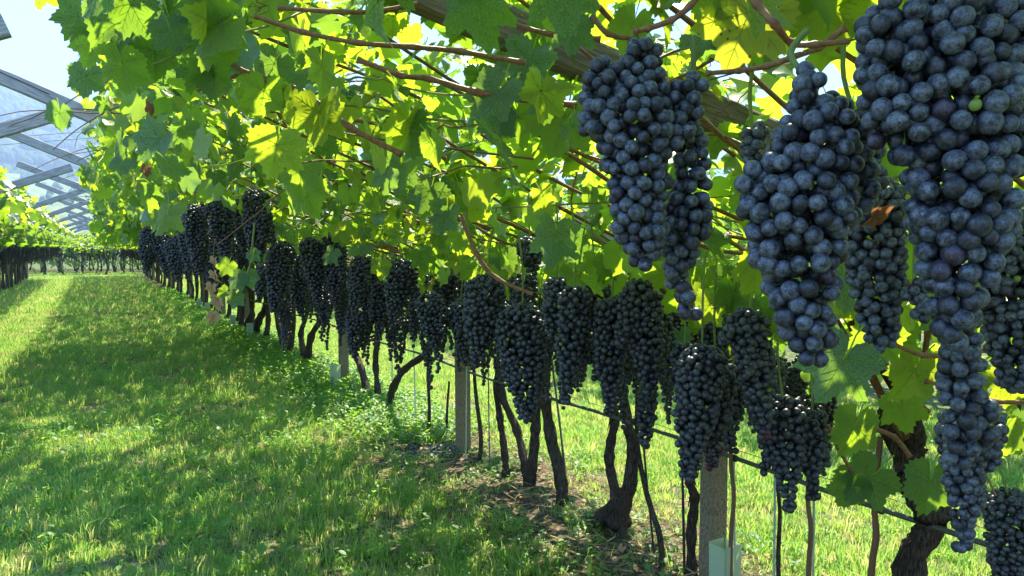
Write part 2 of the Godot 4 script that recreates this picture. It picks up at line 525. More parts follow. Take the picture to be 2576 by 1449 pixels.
# lobes in world axes; the bunch's root stands at hang, its stalk goes up from there
func bunch(lobes: Array, hang: Vector3, d: float, label: String, sd: int, near: bool, ripe := 0.0, stalk_to = null) -> Node3D:
	var g := RandomNumberGenerator.new()
	g.seed = sd * 31 + 7
	var own := []
	var low := 1e9
	for l in lobes:
		own.append([l[0] - hang, l[1] - hang, l[2], l[3]])
		low = minf(low, minf(l[0].y - hang.y, l[1].y - hang.y))
	var o := thing("grape_bunch", label, "grapes", hang, 0.0, "bunches of dark grapes under the pergola")
	var packed := pack(own, d, 0.5, 640, 0.76, 170, g)
	var order := Array(packed)
	var eye := EYE - hang
	order.sort_custom(func(a, b): return a.distance_squared_to(eye) < b.distance_squared_to(eye))
	var outer := order.slice(0, 296)
	var balls: Array = berry_near if near else berry_mid
	for p in outer:
		var down := clampf(p.y / low, 0, 1)
		var k := g.randi_range(0, 3)
		var m: Mesh = balls[k]
		if g.randf() < ripe * smoothstep(0.78, 1.0, down): m = balls[6] if g.randf() < 0.35 else balls[4]
		elif g.randf() < 0.03: m = balls[4]
		elif g.randf() < (0.006 + ripe * 0.02): m = balls[5]
		var r := d * 0.5 * g.randf_range(0.84, 1.09) * (0.62 if m == balls[5] else 1.0)
		obj("berry", m, null, o, Transform3D(berry_axes(r, g), p))
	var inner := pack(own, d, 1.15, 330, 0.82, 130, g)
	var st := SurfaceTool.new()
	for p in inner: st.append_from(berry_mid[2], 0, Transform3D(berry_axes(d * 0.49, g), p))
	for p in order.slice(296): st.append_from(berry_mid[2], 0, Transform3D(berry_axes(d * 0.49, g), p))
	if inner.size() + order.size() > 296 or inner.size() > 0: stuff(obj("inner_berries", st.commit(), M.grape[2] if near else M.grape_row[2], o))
	var ped := MB.new()
	for p in outer:
		var best := [1e9, Vector3.UP]
		for q in own:
			var nn := lobe_near(p, q)
			if nn[0] < best[0]: best = nn
		var inn: Vector3 = p - best[1] * d * 0.95 + Vector3(0, d * 0.35, 0)
		ped.tube([p - best[1] * d * 0.3, inn], [0.0011, 0.0009], 3)
	if near: stuff(obj("pedicels", ped.mesh(M.stalk), null, o))
	var b := MB.new()
	var from: Vector3 = own[0][0]
	var ends: Vector3 = (stalk_to - hang) if stalk_to != null else from + Vector3(g.randf_range(-0.02, 0.02), 0.10, g.randf_range(-0.02, 0.02))
	var mid := from.lerp(ends, 0.55) + Vector3(g.randf_range(-0.012, 0.012), 0, g.randf_range(-0.012, 0.012))
	var path := curve([from, mid, ends], 4)
	b.tube(path, taper(path.size(), 0.0024, 0.003), 6)
	obj("stalk", b.mesh(M.stalk), null, o)
	return o

# a hanging bunch measured in the picture: [centre px, top px, bottom px, width px, berry px]
func measured_bunch(px: float, top: float, bottom: float, w: float, berry: float, label: String, sd: int, ripe := 0.0, bd := 0.019) -> void:
	var depth := bd * F / berry
	var s := depth / F
	var hang := spot(px, top, depth)
	var g := RandomNumberGenerator.new()
	g.seed = sd * 17 + 3
	var lobes := auto_lobes((bottom - top) * s, w * s, g)
	for l in lobes:
		l[0] += hang; l[1] += hang
	var up := hang + Vector3(g.randf_range(-0.03, 0.03), clampf(plane(hang.x) - hang.y, 0.06, 0.22), g.randf_range(-0.03, 0.03))
	bunch(lobes, hang, bd, label, sd, berry > 30, ripe, up)

func auto_lobes(len: float, w: float, g: RandomNumberGenerator) -> Array:
	var sway := Vector3(g.randf_range(-0.12, 0.12), 0, g.randf_range(-0.12, 0.12)) * w
	var a := Vector3(0, -0.12 * len - 0.02, 0)
	var b := Vector3(0, -0.52 * len, 0) + sway
	var c := Vector3(0, -len + 0.10 * w, 0) + sway * 2.0
	var out := [[a, b, 0.37 * w, 0.33 * w], [b, c, 0.33 * w, g.randf_range(0.08, 0.17) * w]]
	for k in g.randi_range(2, 3):
		var az := g.randf() * TAU
		var dir := Vector3(cos(az), 0, sin(az))
		var drop := g.randf_range(0.26, 0.72)
		out.append([dir * 0.22 * w + Vector3(0, -0.13 * len, 0), dir * g.randf_range(0.30, 0.50) * w + Vector3(0, -drop * len, 0), 0.19 * w, 0.12 * w])
	return out

func picture_lobes(list: Array, depth: float) -> Array:
	var s := depth / F
	var out := []
	for l in list:
		out.append([spot(l[0], l[1], depth + (l[6] if l.size() > 6 else 0.0)), spot(l[3], l[4], depth + (l[6] if l.size() > 6 else 0.0)), l[2] * s * 0.88, l[5] * s * 0.88])
	return out


# ------------------------------------------------------------------ vines
func trunk_mesh(paths: Array) -> ArrayMesh:        # [[points], radius at the foot, radius at the head]
	var b := MB.new()
	var k := 0
	for p in paths:
		k += 1
		var c := curve(p[0], 5)
		var r := taper(c.size(), p[1], p[2])
		if k == 1:
			for i in mini(4, r.size()): r[i] *= 1.7 - 0.17 * i
		for i in r.size(): r[i] *= rf(0.9, 1.14) * (1.18 if i % 5 == 0 else 1.0)
		b.tube(c, r, 14, 0.22, k + int(p[0][0].z * 100.0), 0.13)
	return b.mesh(M.bark)

# canes climb from the head of the trunk up the slope of the roof; z0..z1 is the strip that the vine covers, edge its upper end
func canes(o: Node3D, head: Vector3, z0: float, z1: float, edge: float, count: int, shoots: int) -> void:
	var at := o.position
	for k in count:
		var z := lerpf(z0, z1, (k + rf(0.2, 0.8)) / count)
		var off := rf(-0.10, 0.06)
		var pts := [head]
		var x := head.x - rf(0.15, 0.3)
		var zz := lerpf(head.z, z, 0.4)
		var stop := edge + rf(0.0, 0.7)
		while x > stop:
			pts.append(Vector3(x, plane(x) + off + rf(-0.035, 0.035), zz))
			x -= rf(0.22, 0.36)
			zz = lerpf(zz, z, 0.5) + rf(-0.07, 0.07)
		if pts.size() < 3: continue
		var own := []
		for p in pts: own.append(p - at)
		var c := curve(own, 4)
		var r := taper(c.size(), rf(0.006, 0.009), 0.0035)
		for i in r.size():
			if i % 4 == 0: r[i] *= 1.3
		var b := MB.new()
		b.tube(c, r, 7, 0.1, k)
		obj("cane", b.mesh(M.cane), null, o)
	for k in shoots:
		var x := rf(edge, ROW - 0.1)
		var p := Vector3(x, plane(x) + rf(-0.15, 0.04), rf(z0, z1))
		var dir := Vector3(rf(-1, 0.6), rf(-0.25, 0.35), rf(-1, 1)).normalized()
		var pts := []
		for i in 5:
			pts.append(p - at)
			p += dir * rf(0.07, 0.14)
			dir = (dir + Vector3(rf(-0.3, 0.3), rf(-0.3, 0.15), rf(-0.3, 0.3))).normalized()
		var c := curve(pts, 3)
		var b := MB.new()
		var brown := rng.randf() < 0.45
		b.tube(c, taper(c.size(), 0.0032, 0.0016), 5)
		obj("shoot", b.mesh(M.cane if brown else M.shoot), null, o)
	for k in shoots / 2:
		var x := rf(edge, ROW - 0.3)
		var p := Vector3(x, plane(x) + rf(-0.12, 0.02), rf(z0, z1)) - at
		var pts := []
		var rad := rf(0.008, 0.016)
		var dir := Vector3(rf(-1, 1), rf(-0.8, 0.3), rf(-1, 1)).normalized()
		var u := dir.cross(Vector3(0.2, 0.3, 0.9)).normalized()
		var w := dir.cross(u)
		for i in 14:
			var t := i / 13.0
			var cur := maxf(0.0, t - 0.35)
			pts.append(p + dir * t * 0.09 + (u * cos(cur * 22.0) + w * sin(cur * 22.0)) * rad * minf(1.0, cur * 3.0))
		var b := MB.new()
		b.tube(pts, taper(14, 0.0012, 0.0007), 4)
		obj("tendril", b.mesh(M.tendril), null, o)

func scatter_leaves(z0: float, z1: float, edge: float, over: float, per_m2: float) -> Array:
	var out := []
	var area := (ROW + over - edge) * (z1 - z0) * 1.07
	for i in int(area * per_m2):
		var x := rf(edge, ROW + over)
		if x > ROW and rng.randf() < 0.12: continue
		var z := rf(z0, z1)
		var size := rf(0.036, 0.070)
		var p := Vector3(x, plane(x) + rf(-0.03, 0.28), z)
		var pose: Basis
		if rng.randf() < 0.13:
			p.y = plane(x) + rf(-0.26, 0.0)
			pose = hanging_pose(size)
		else:
			pose = roof_pose(size)
		if x < edge + 0.22 and rng.randf() < 0.5:       # the ragged edge over the alley droops
			p += Vector3(rf(-0.14, 0.06), rf(-0.32, 0.02), 0)
			if rng.randf() < 0.5: pose = hanging_pose(size)
		if keep_leaf(p): out.append([p, pose])
	return out

func put_leaves(o: Node3D, list: Array, parts: int) -> void:
	list.sort_custom(func(a, b): return a[0].distance_squared_to(EYE) < b[0].distance_squared_to(EYE))
	var tools := [SurfaceTool.new(), SurfaceTool.new(), SurfaceTool.new(), SurfaceTool.new()]
	var any := [false, false, false, false]
	for i in list.size():
		var c := leaf_colour()
		var s := rng.randi_range(0, 7)
		var xf := Transform3D(list[i][1], list[i][0] - o.position)
		if i < parts:
			obj("leaf", leaf_kinds[s][c] if rng.randf() > 0.035 else yellowed, null, o, xf)
		else:
			tools[c].append_from(leaf_far[s][c], 0, xf)
			any[c] = true
	var mesh := ArrayMesh.new()
	for c in 4:
		if any[c]:
			tools[c].set_material(M.leaf[c])
			tools[c].commit(mesh)
	if mesh.get_surface_count() > 0: stuff(obj("foliage", mesh, null, o))

func far_vine(sd: int, span: float, over: float, per_m2: float, wide: float, bunches: int, low := 0, droop := 0.12, high := 0.0, reach := 0.75) -> Node3D:
	# a vine of the distant rows in its own axes: trunk at the origin, roof rising towards -x
	var o := Node3D.new()
	var lean := rf(-0.12, 0.12)
	var paths := [[[Vector3(0, -0.03, 0), Vector3(rf(-0.05, 0.05), 0.35, lean), Vector3(rf(-0.05, 0.05), 0.75, lean * 0.4), Vector3(0, 1.14, rf(-0.1, 0.1))], rf(0.028, 0.045), 0.022]]
	if sd % 2 == 0: paths.append([[Vector3(0.01, 0.05, 0.02), Vector3(0.02, 0.5, 0.16), Vector3(0.0, 1.12, 0.24)], 0.026, 0.017])
	var t := trunk_mesh(paths)
	obj("trunk", t, null, o)
	var b := MB.new()
	for k in 3:
		var z := (k - 1) * wide * 0.35
		b.tube(curve([Vector3(0, 1.1, 0), Vector3(-0.4, 1.1 + 0.4 * SLOPE + 0.06, z * 0.7), Vector3(-span * 0.55, 1.205 + span * 0.55 * SLOPE, z), Vector3(-span, 1.205 + span * SLOPE, z * 1.3)], 3), taper(10, 0.008, 0.004), 5)
	obj("cane", b.mesh(M.cane), null, o)
	var tools := [SurfaceTool.new(), SurfaceTool.new(), SurfaceTool.new(), SurfaceTool.new()]
	for i in int((span + over) * wide * per_m2):
		var x := rf(-span, over)
		var p := Vector3(x, 1.205 - SLOPE * x + rf(-droop, 0.26), rf(-0.5, 0.5) * wide)
		var size := rf(0.07, 0.105)
		var pose := roof_pose(size)
		if rng.randf() < 0.12:
			p.y -= rf(0.0, 0.25)
			pose = hanging_pose(size)
		if x < -span + 0.3 and rng.randf() < 0.5: p += Vector3(rf(-0.12, 0.1), rf(-0.34, 0.1), 0)
		var c := leaf_colour()
		tools[c].append_from(leaf_far[rng.randi_range(0, 7)][c], 0, Transform3D(pose, p))
	for i in low:
		var c := leaf_colour()
		tools[c].append_from(leaf_far[rng.randi_range(0, 7)][c], 0, Transform3D(hanging_pose(rf(0.07, 0.105)), Vector3(rf(-0.3, 0.25), 0.15 + 1.2 * pow(rng.randf(), 0.7), rf(-0.5, 0.5) * wide)))
	var mesh := ArrayMesh.new()
	for c in 4:
		tools[c].set_material(M.leaf[c])
		tools[c].commit(mesh)
	stuff(obj("foliage", mesh, null, o))
	if bunches > 0:
		var st := SurfaceTool.new()
		for i in bunches:
			var x := rf(-reach, 0.85 - reach)
			st.append_from(far_bunch[rng.randi_range(0, 5)], 0, Transform3D(Basis(Vector3.UP, rf(0, TAU)).scaled(Vector3.ONE * rf(0.85, 1.15)), Vector3(x, 1.16 + high - SLOPE * x * 0.7 - rf(0.0, 0.12 + high * 1.4), rf(-0.5, 0.5) * wide)))
		stuff(obj("hanging_grapes", st.commit(), M.grape_far, o))
	o.set_meta("category", "vine")
	return o

var far_bunch := []
var yellowed: ArrayMesh

func make_far_bunches() -> void:
	var ball := SphereMesh.new()
	ball.radius = 1.0
	ball.height = 2.0
	ball.radial_segments = 9
	ball.rings = 5
	for k in 6:
		var g := RandomNumberGenerator.new()
		g.seed = 400 + k
		var st := SurfaceTool.new()
		for p in pack(auto_lobes(0.25 + 0.03 * k, 0.092 + 0.010 * (k % 3), g), 0.019, 0.5, 190, 0.85, 60, g):
			st.append_from(ball, 0, Transform3D(Basis.from_scale(Vector3.ONE * 0.0098), p))
		far_bunch.append(st.commit())


# ------------------------------------------------------------------ ground cover
func tuft(sd: int, blades: int, tall: float, spread: float, m: Material) -> ArrayMesh:
	var g := RandomNumberGenerator.new()
	g.seed = sd
	var b := MB.new()
	for i in blades:
		var a := g.randf() * TAU
		var base := Vector3(cos(a), 0, sin(a)) * g.randf() * spread
		var h := tall * g.randf_range(0.45, 1.1)
		var lean := Vector3(cos(a + g.randf_range(-1, 1)), 0, sin(a + g.randf_range(-1, 1))) * h * g.randf_range(0.15, 0.8)
		var side := Vector3(-sin(a * 2.3), 0, cos(a * 2.3)) * g.randf_range(0.0018, 0.0035)
		var p0 := base - Vector3(0, 0.01, 0)
		var p1 := base + lean * 0.3 + Vector3(0, h * 0.55, 0)
		var p2 := base + lean + Vector3(0, h * g.randf_range(0.75, 1.0), 0)
		var i0 := b.p(p0 - side); var i1 := b.p(p0 + side)
		var i2 := b.p(p1 - side * 0.8); var i3 := b.p(p1 + side * 0.8)
		b.quad(i0, i1, i3, i2)
		b.tri(i2, i3, b.p(p2))
	return b.mesh(m)

func weed(sd: int, leaflets: int, tall: float, spread: float, size: float, m: Material) -> ArrayMesh:
	var g := RandomNumberGenerator.new()
	g.seed = sd
	var b := MB.new()
	for i in leaflets:
		var a := g.randf() * TAU
		var r := spread * sqrt(g.randf())
		var c := Vector3(cos(a) * r, tall * g.randf_range(0.25, 1.0), sin(a) * r)
		var s := size * g.randf_range(0.6, 1.2)
		var ax := Basis(Vector3.UP, g.randf() * TAU) * Basis(Vector3.RIGHT, g.randf_range(-0.7, 0.5))
		var pts := [Vector3(0, 0, -0.55), Vector3(0.34, 0.08, -0.25), Vector3(0.42, 0.1, 0.1), Vector3(0.25, 0.05, 0.42), Vector3(0, -0.05, 0.65), Vector3(-0.25, 0.05, 0.42), Vector3(-0.42, 0.1, 0.1), Vector3(-0.34, 0.08, -0.25)]
		var o := b.p(c)
		var ring := []
		for q in pts: ring.append(b.p(c + ax * (q * s)))
		for k in 8: b.tri(o, ring[k], ring[(k + 1) % 8])
		var st := Vector3(0.0012, 0, 0.0006)
		var f := Vector3(c.x * 0.4, 0, c.z * 0.4)
		b.quad(b.p(f - st), b.p(f + st), b.p(c + st), b.p(c - st))
	return b.mesh(m)

func scatter(called: String, parent: Node3D, mesh: Mesh, places: Array) -> void:
	if places.is_empty(): return
	var mm := MultiMesh.new()
	mm.transform_format = MultiMesh.TRANSFORM_3D
	mm.mesh = mesh
	mm.instance_count = places.size()
	for i in places.size():
		mm.set_instance_transform(i, places[i])
	var o := MultiMeshInstance3D.new()
	o.multimesh = mm
	add(o, called, parent)
	o.set_meta("kind", "stuff")

func ground_height(x: float, z: float) -> float:
	return 0.0

func turned(x: float, z: float, s: float, y := 0.0) -> Transform3D:
	return Transform3D(Basis(Vector3.UP, rf(0, TAU)).scaled(Vector3(s, s * rf(0.8, 1.2), s)), Vector3(x, y, z))


# ------------------------------------------------------------------ the scene
func _ready() -> void:
	rng.seed = 20240901
	# camera
	eye_basis = Basis(Vector3.UP, deg_to_rad(-28.55)) * Basis(Vector3.RIGHT, deg_to_rad(-3.03))
	var cam := Camera3D.new()
	cam.name = "camera"
	cam.fov = rad_to_deg(2.0 * atan(724.5 / F))
	cam.near = 0.05
	cam.far = 9000.0
	add_child(cam)
	cam.transform = Transform3D(eye_basis, EYE)
	cam.current = true
	# sky
	var we := WorldEnvironment.new()
	we.name = "environment"
	var env := Environment.new()
	env.background_mode = Environment.BG_SKY
	var sky := Sky.new()
	var sm := ProceduralSkyMaterial.new()
	sm.sky_top_color = Color(0.34, 0.53, 0.80)
	sm.sky_horizon_color = Color(0.70, 0.80, 0.90)
	sm.sky_curve = 0.12
	sm.ground_bottom_color = Color(0.25, 0.30, 0.16)
	sm.ground_horizon_color = Color(0.45, 0.52, 0.42)
	sm.sun_angle_max = 20.0
	sky.sky_material = sm
	env.sky = sky
	env.background_energy_multiplier = 1.0
	env.tonemap_mode = Environment.TONE_MAPPER_LINEAR
	env.tonemap_exposure = 5.3
	env.sdfgi_enabled = true
	env.ssao_enabled = true
	env.ssil_enabled = true
	env.fog_enabled = true
	env.fog_density = 0.0006
	env.fog_light_color = Color(0.74, 0.87, 1.0)
	we.environment = env
	add_child(we)
	# sun
	var sun := DirectionalLight3D.new()
	sun.name = "sun"
	sun.light_energy = 1.45
	sun.light_color = Color(1.0, 0.955, 0.87)
	sun.light_angular_distance = 0.53
	sun.shadow_enabled = true
	add_child(sun)
	sun.look_at_from_position(SUN_TO.normalized() * 50.0, Vector3.ZERO)

	make_materials()
	make_leaves()
	for m in M.grape + [M.grape_green, M.grape_red]:
		var row_skin: Material = M.grape_row[M.grape.find(m)] if M.grape.find(m) >= 0 and M.grape.find(m) < 4 else m
		for hi in 2:
			var s := SphereMesh.new()
			s.radius = 1.0; s.height = 2.0
			s.radial_segments = 24 if hi == 0 else 12
			s.rings = 12 if hi == 0 else 6
			s.material = m if hi == 0 else row_skin
			(berry_near if hi == 0 else berry_mid).append(s)
	make_far_bunches()
	# places on the ground that the sun reaches through holes in the roof: [x, z, half width, half length, how open]
	for q in [[920, 1090, 0.55, 0.36, 0.97], [1120, 1040, 0.42, 0.34, 0.97], [700, 1130, 0.16, 0.14, 0.85], [235, 1120, 0.34, 0.34, 0.97], [90, 880, 0.3, 0.5, 0.8], [420, 1150, 0.12, 0.16, 0.8], [90, 1075, 0.14, 0.2, 0.8], [110, 1420, 0.26, 0.13, 0.95], [1190, 1225, 0.18, 0.10, 0.85], [560, 1010, 0.10, 0.2, 0.6], [430, 780, 0.4, 0.5, 0.5], [600, 800, 0.3, 0.5, 0.5], [330, 860, 0.3, 0.4, 0.5]]:
		var g := on_ground(q[0], q[1])
		gaps.append([g.x, g.z, q[2] + 0.05, q[3] + 0.05, minf(q[4] + 0.06, 0.98)])

	build_ground()
	build_hills()
	build_frames()
	build_vines()
	build_rows_beyond()
	build_bunches()
	build_small_things()
	build_grass()


func build_ground() -> void:
	var p := PlaneMesh.new()
	p.size = Vector2(9000, 9000)
	var g := obj("ground", p, M.ground)
	tag(g, "flat vineyard ground under the grass", "", "", "structure")
	var b := MB.new()
	var nx := 14
	var nz := 120
	var f := FastNoiseLite.new()
	f.frequency = 1.6
	var grid := []
	for i in nz + 1:
		var z := 0.5 - i * 0.36
		for j in nx + 1:
			var x := ROW - 0.62 + 1.15 * j / nx
			var e := minf(j, nx - j) / 3.0
			x += (f.get_noise_2d(x * 3.0 + 40.0, z * 2.0) * 0.25 if j == 0 or j == nx else 0.0)
			grid.append(b.p(Vector3(x, 0.006 + clampf(e, 0, 1) * (0.022 + 0.03 * f.get_noise_2d(x * 4.0, z * 4.0)), z)))
	for i in nz:
		for j in nx:
			var a: int = grid[i * (nx + 1) + j]
			b.quad(a, a + 1, a + nx + 2, a + nx + 1)
	tag(obj("soil_strip", b.mesh(M.soil)), "bare dark soil strip under the trunks of the fruiting row", "", "", "structure")


func build_hills() -> void:
	var f := FastNoiseLite.new()
	f.seed = 8
	f.frequency = 0.0016
	f.fractal_octaves = 5
	for part in 2:
		var b := MB.new()
		var nx := 110
		var nz := 60
		var z_from := 620.0 if part == 0 else 380.0
		var z_to := 2500.0 if part == 0 else 1150.0
		for i in nz + 1:
			var t := float(i) / nz
			var z := lerpf(z_from, z_to, t)
			for j in nx + 1:
				var ang := lerpf(-30.0, 34.0, float(j) / nx)
				var x := z * tan(deg_to_rad(ang))
				var h := 0.0
				if part == 0:
					var top := clampf(0.138 - 0.0042 * ang, 0.035, 0.24) * 2350.0
					h = top * pow(smoothstep(0.0, 0.92, t), 0.9) + f.get_noise_2d(x, z) * 70.0 * t + f.get_noise_2d(x * 6.0, z * 6.0) * 12.0 * t
				else:
					var top := clampf(0.078 - 0.0018 * ang, 0.02, 0.12) * 1100.0
					h = top * t + f.get_noise_2d(x * 3.0, z * 3.0) * 9.0 * t
					h = lerpf(h, roundf(h / 7.0) * 7.0, 0.7)
				b.p(Vector3(x, h - 3.0 * (1.0 - t), -z))
		for i in nz:
			for j in nx:
				var a := i * (nx + 1) + j
				b.quad(a, a + 1, a + nx + 2, a + nx + 1)
		var o := obj("hills" if part == 0 else "terraced_slope", b.mesh(M.hill if part == 0 else M.field))
		tag(o, "forested mountain side in blue haze" if part == 0 else "pale terraced vineyard slope at the foot of the mountain", "", "", "structure")
	var crown := MB.new()
	var g := RandomNumberGenerator.new()
	g.seed = 3
	var sp := SphereMesh.new()
	sp.radial_segments = 7
	sp.rings = 4
	var arr := sp.get_mesh_arrays()
	var vs: PackedVector3Array = arr[Mesh.ARRAY_VERTEX]
	for i in vs.size(): vs[i] = vs[i] * (0.8 + 0.5 * absf(sin(vs[i].x * 7.0 + vs[i].z * 5.0 + vs[i].y * 9.0))) * Vector3(1, 1.2, 1)
	arr[Mesh.ARRAY_VERTEX] = vs
	var am := ArrayMesh.new()
	am.add_surface_from_arrays(Mesh.PRIMITIVE_TRIANGLES, arr)
	am.surface_set_material(0, M.hill_tree)
	var places := []
	var dens := FastNoiseLite.new()
	dens.seed = 21
	dens.frequency = 0.006
	for k in 9000:
		var ang := g.randf_range(-9.0, 10.0)
		var t := g.randf_range(0.05, 0.93)
		var z := lerpf(620.0, 2500.0, t)
		var x := z * tan(deg_to_rad(ang))
		if dens.get_noise_2d(x, z * 1.5) + (t - 0.5) * 0.9 < 0.02: continue
		var top := clampf(0.138 - 0.0042 * ang, 0.035, 0.24) * 2350.0
		var h := top * pow(smoothstep(0.0, 0.92, t), 0.9) + f.get_noise_2d(x, z) * 70.0 * t + f.get_noise_2d(x * 6.0, z * 6.0) * 12.0 * t - 3.0 * (1.0 - t)
		var s := g.randf_range(7.0, 15.0)
		places.append(Transform3D(Basis(Vector3.UP, g.randf() * TAU).scaled(Vector3(s, s * g.randf_range(0.8, 1.4), s)), Vector3(x, h + s * 0.3, -z)))
	for k in 900:
		var ang := g.randf_range(-9.0, 10.0)
		var t := g.randf_range(0.15, 1.0)
		var z := lerpf(380.0, 1150.0, t)
		var x := z * tan(deg_to_rad(ang))
		if dens.get_noise_2d(x * 1.4 + 300.0, z * 2.5) < 0.28: continue
		var top := clampf(0.078 - 0.0018 * ang, 0.02, 0.12) * 1100.0
		var s := g.randf_range(3.0, 7.0)
		places.append(Transform3D(Basis(Vector3.UP, g.randf() * TAU).scaled(Vector3(s, s * 1.1, s)), Vector3(x, top * t + f.get_noise_2d(x * 3.0, z * 3.0) * 9.0 * t, -z)))
	var wood := Node3D.new()
	add(wood, "forest")
	tag(wood, "woods scattered over the hazy mountain side", "", "", "stuff")
	scatter("trees", wood, am, places)
	# two thin power lines in front of the mountain
	for k in 2:
		var a := on_row(-60, 348 + 18 * k, -9.0)
		var line := []
		for i in 13:
			var t := i / 12.0
			var px := lerpf(-400, 900, t)
			var py := lerpf(372, 286, t) + 17.0 * k + 16.0 * (4.0 * (t - 0.5) * (t - 0.5))
			line.append(spot(px, py, 160.0 + 60.0 * t))
		var b := MB.new()
		b.tube(line, taper(13, 0.07, 0.07), 5)
		tag(obj("power_line", b.mesh(M.wire)), ["upper thin power line crossing in front of the mountain", "lower thin power line crossing in front of the mountain"][k], "power line", "power lines")


func beam(from: Vector3, to: Vector3, label: String, m: Material, group: String, tall := 0.078, thick := 0.048) -> void:
	var d := to - from
	var x := d.normalized()
	var z := x.cross(Vector3.UP).normalized()
	var o := thing("wooden_beam", label, "beam", from, 0.0, group)
	o.transform = Transform3D(Basis(x, z.cross(x), z), from)
	var b := MB.new()
	var n := 10
	var len := d.length()
	# a sawn beam that is not quite straight: rings of eight corners
	var rings := []
	var bend := rf(-0.012, 0.012)
	for i in n + 1:
		var t := float(i) / n
		var s := Vector3(len * t, bend * sin(PI * t) + rf(-0.002, 0.002), rf(-0.003, 0.003))
		var hy := tall * 0.5 * rf(0.96, 1.03)
		var hz := thick * 0.5 * rf(0.96, 1.03)
		var c := 0.006
		var ring := []
		for q in [[hz, -hy + c], [hz, hy - c], [hz - c, hy], [-hz + c, hy], [-hz, hy - c], [-hz, -hy + c], [-hz + c, -hy], [hz - c, -hy]]:
			ring.append(s + Vector3(0, q[1], q[0]))
		rings.append(ring)
	for i in n:
		for j in 8:
			var k := (j + 1) % 8
			b.quad(b.p(rings[i][j]), b.p(rings[i + 1][j]), b.p(rings[i + 1][k]), b.p(rings[i][k]))
	for e in 2:
		var ring: Array = rings[0] if e == 0 else rings[n]
		var c := b.p((ring[0] + ring[4]) * 0.5)
		for j in 8:
			var a := b.p(ring[j])
			var k := b.p(ring[(j + 1) % 8])
			if e == 0: b.tri(c, a, k)
			else: b.tri(c, k, a)
	obj("timber", b.mesh(m), null, o)
	# drying cracks and a nail plate of rope where the beams are tied
	for k in rng.randi_range(2, 4):
		var cr := MB.new()
		var x0 := rf(0.1, len * 0.8)
		var y0 := rf(-0.3, 0.3) * tall
		var cl := rf(0.15, 0.5)
		var sd := 1.0 if k % 2 == 0 else -1.0
		cr.box(Vector3(minf(x0 + cl * 0.5, len - cl * 0.5), y0, sd * (thick * 0.5 + 0.001)), Vector3(cl, rf(0.0015, 0.004), 0.006), Basis(Vector3.BACK, rf(-0.02, 0.02)))
		obj("crack", cr.mesh(M.crack), null, o)


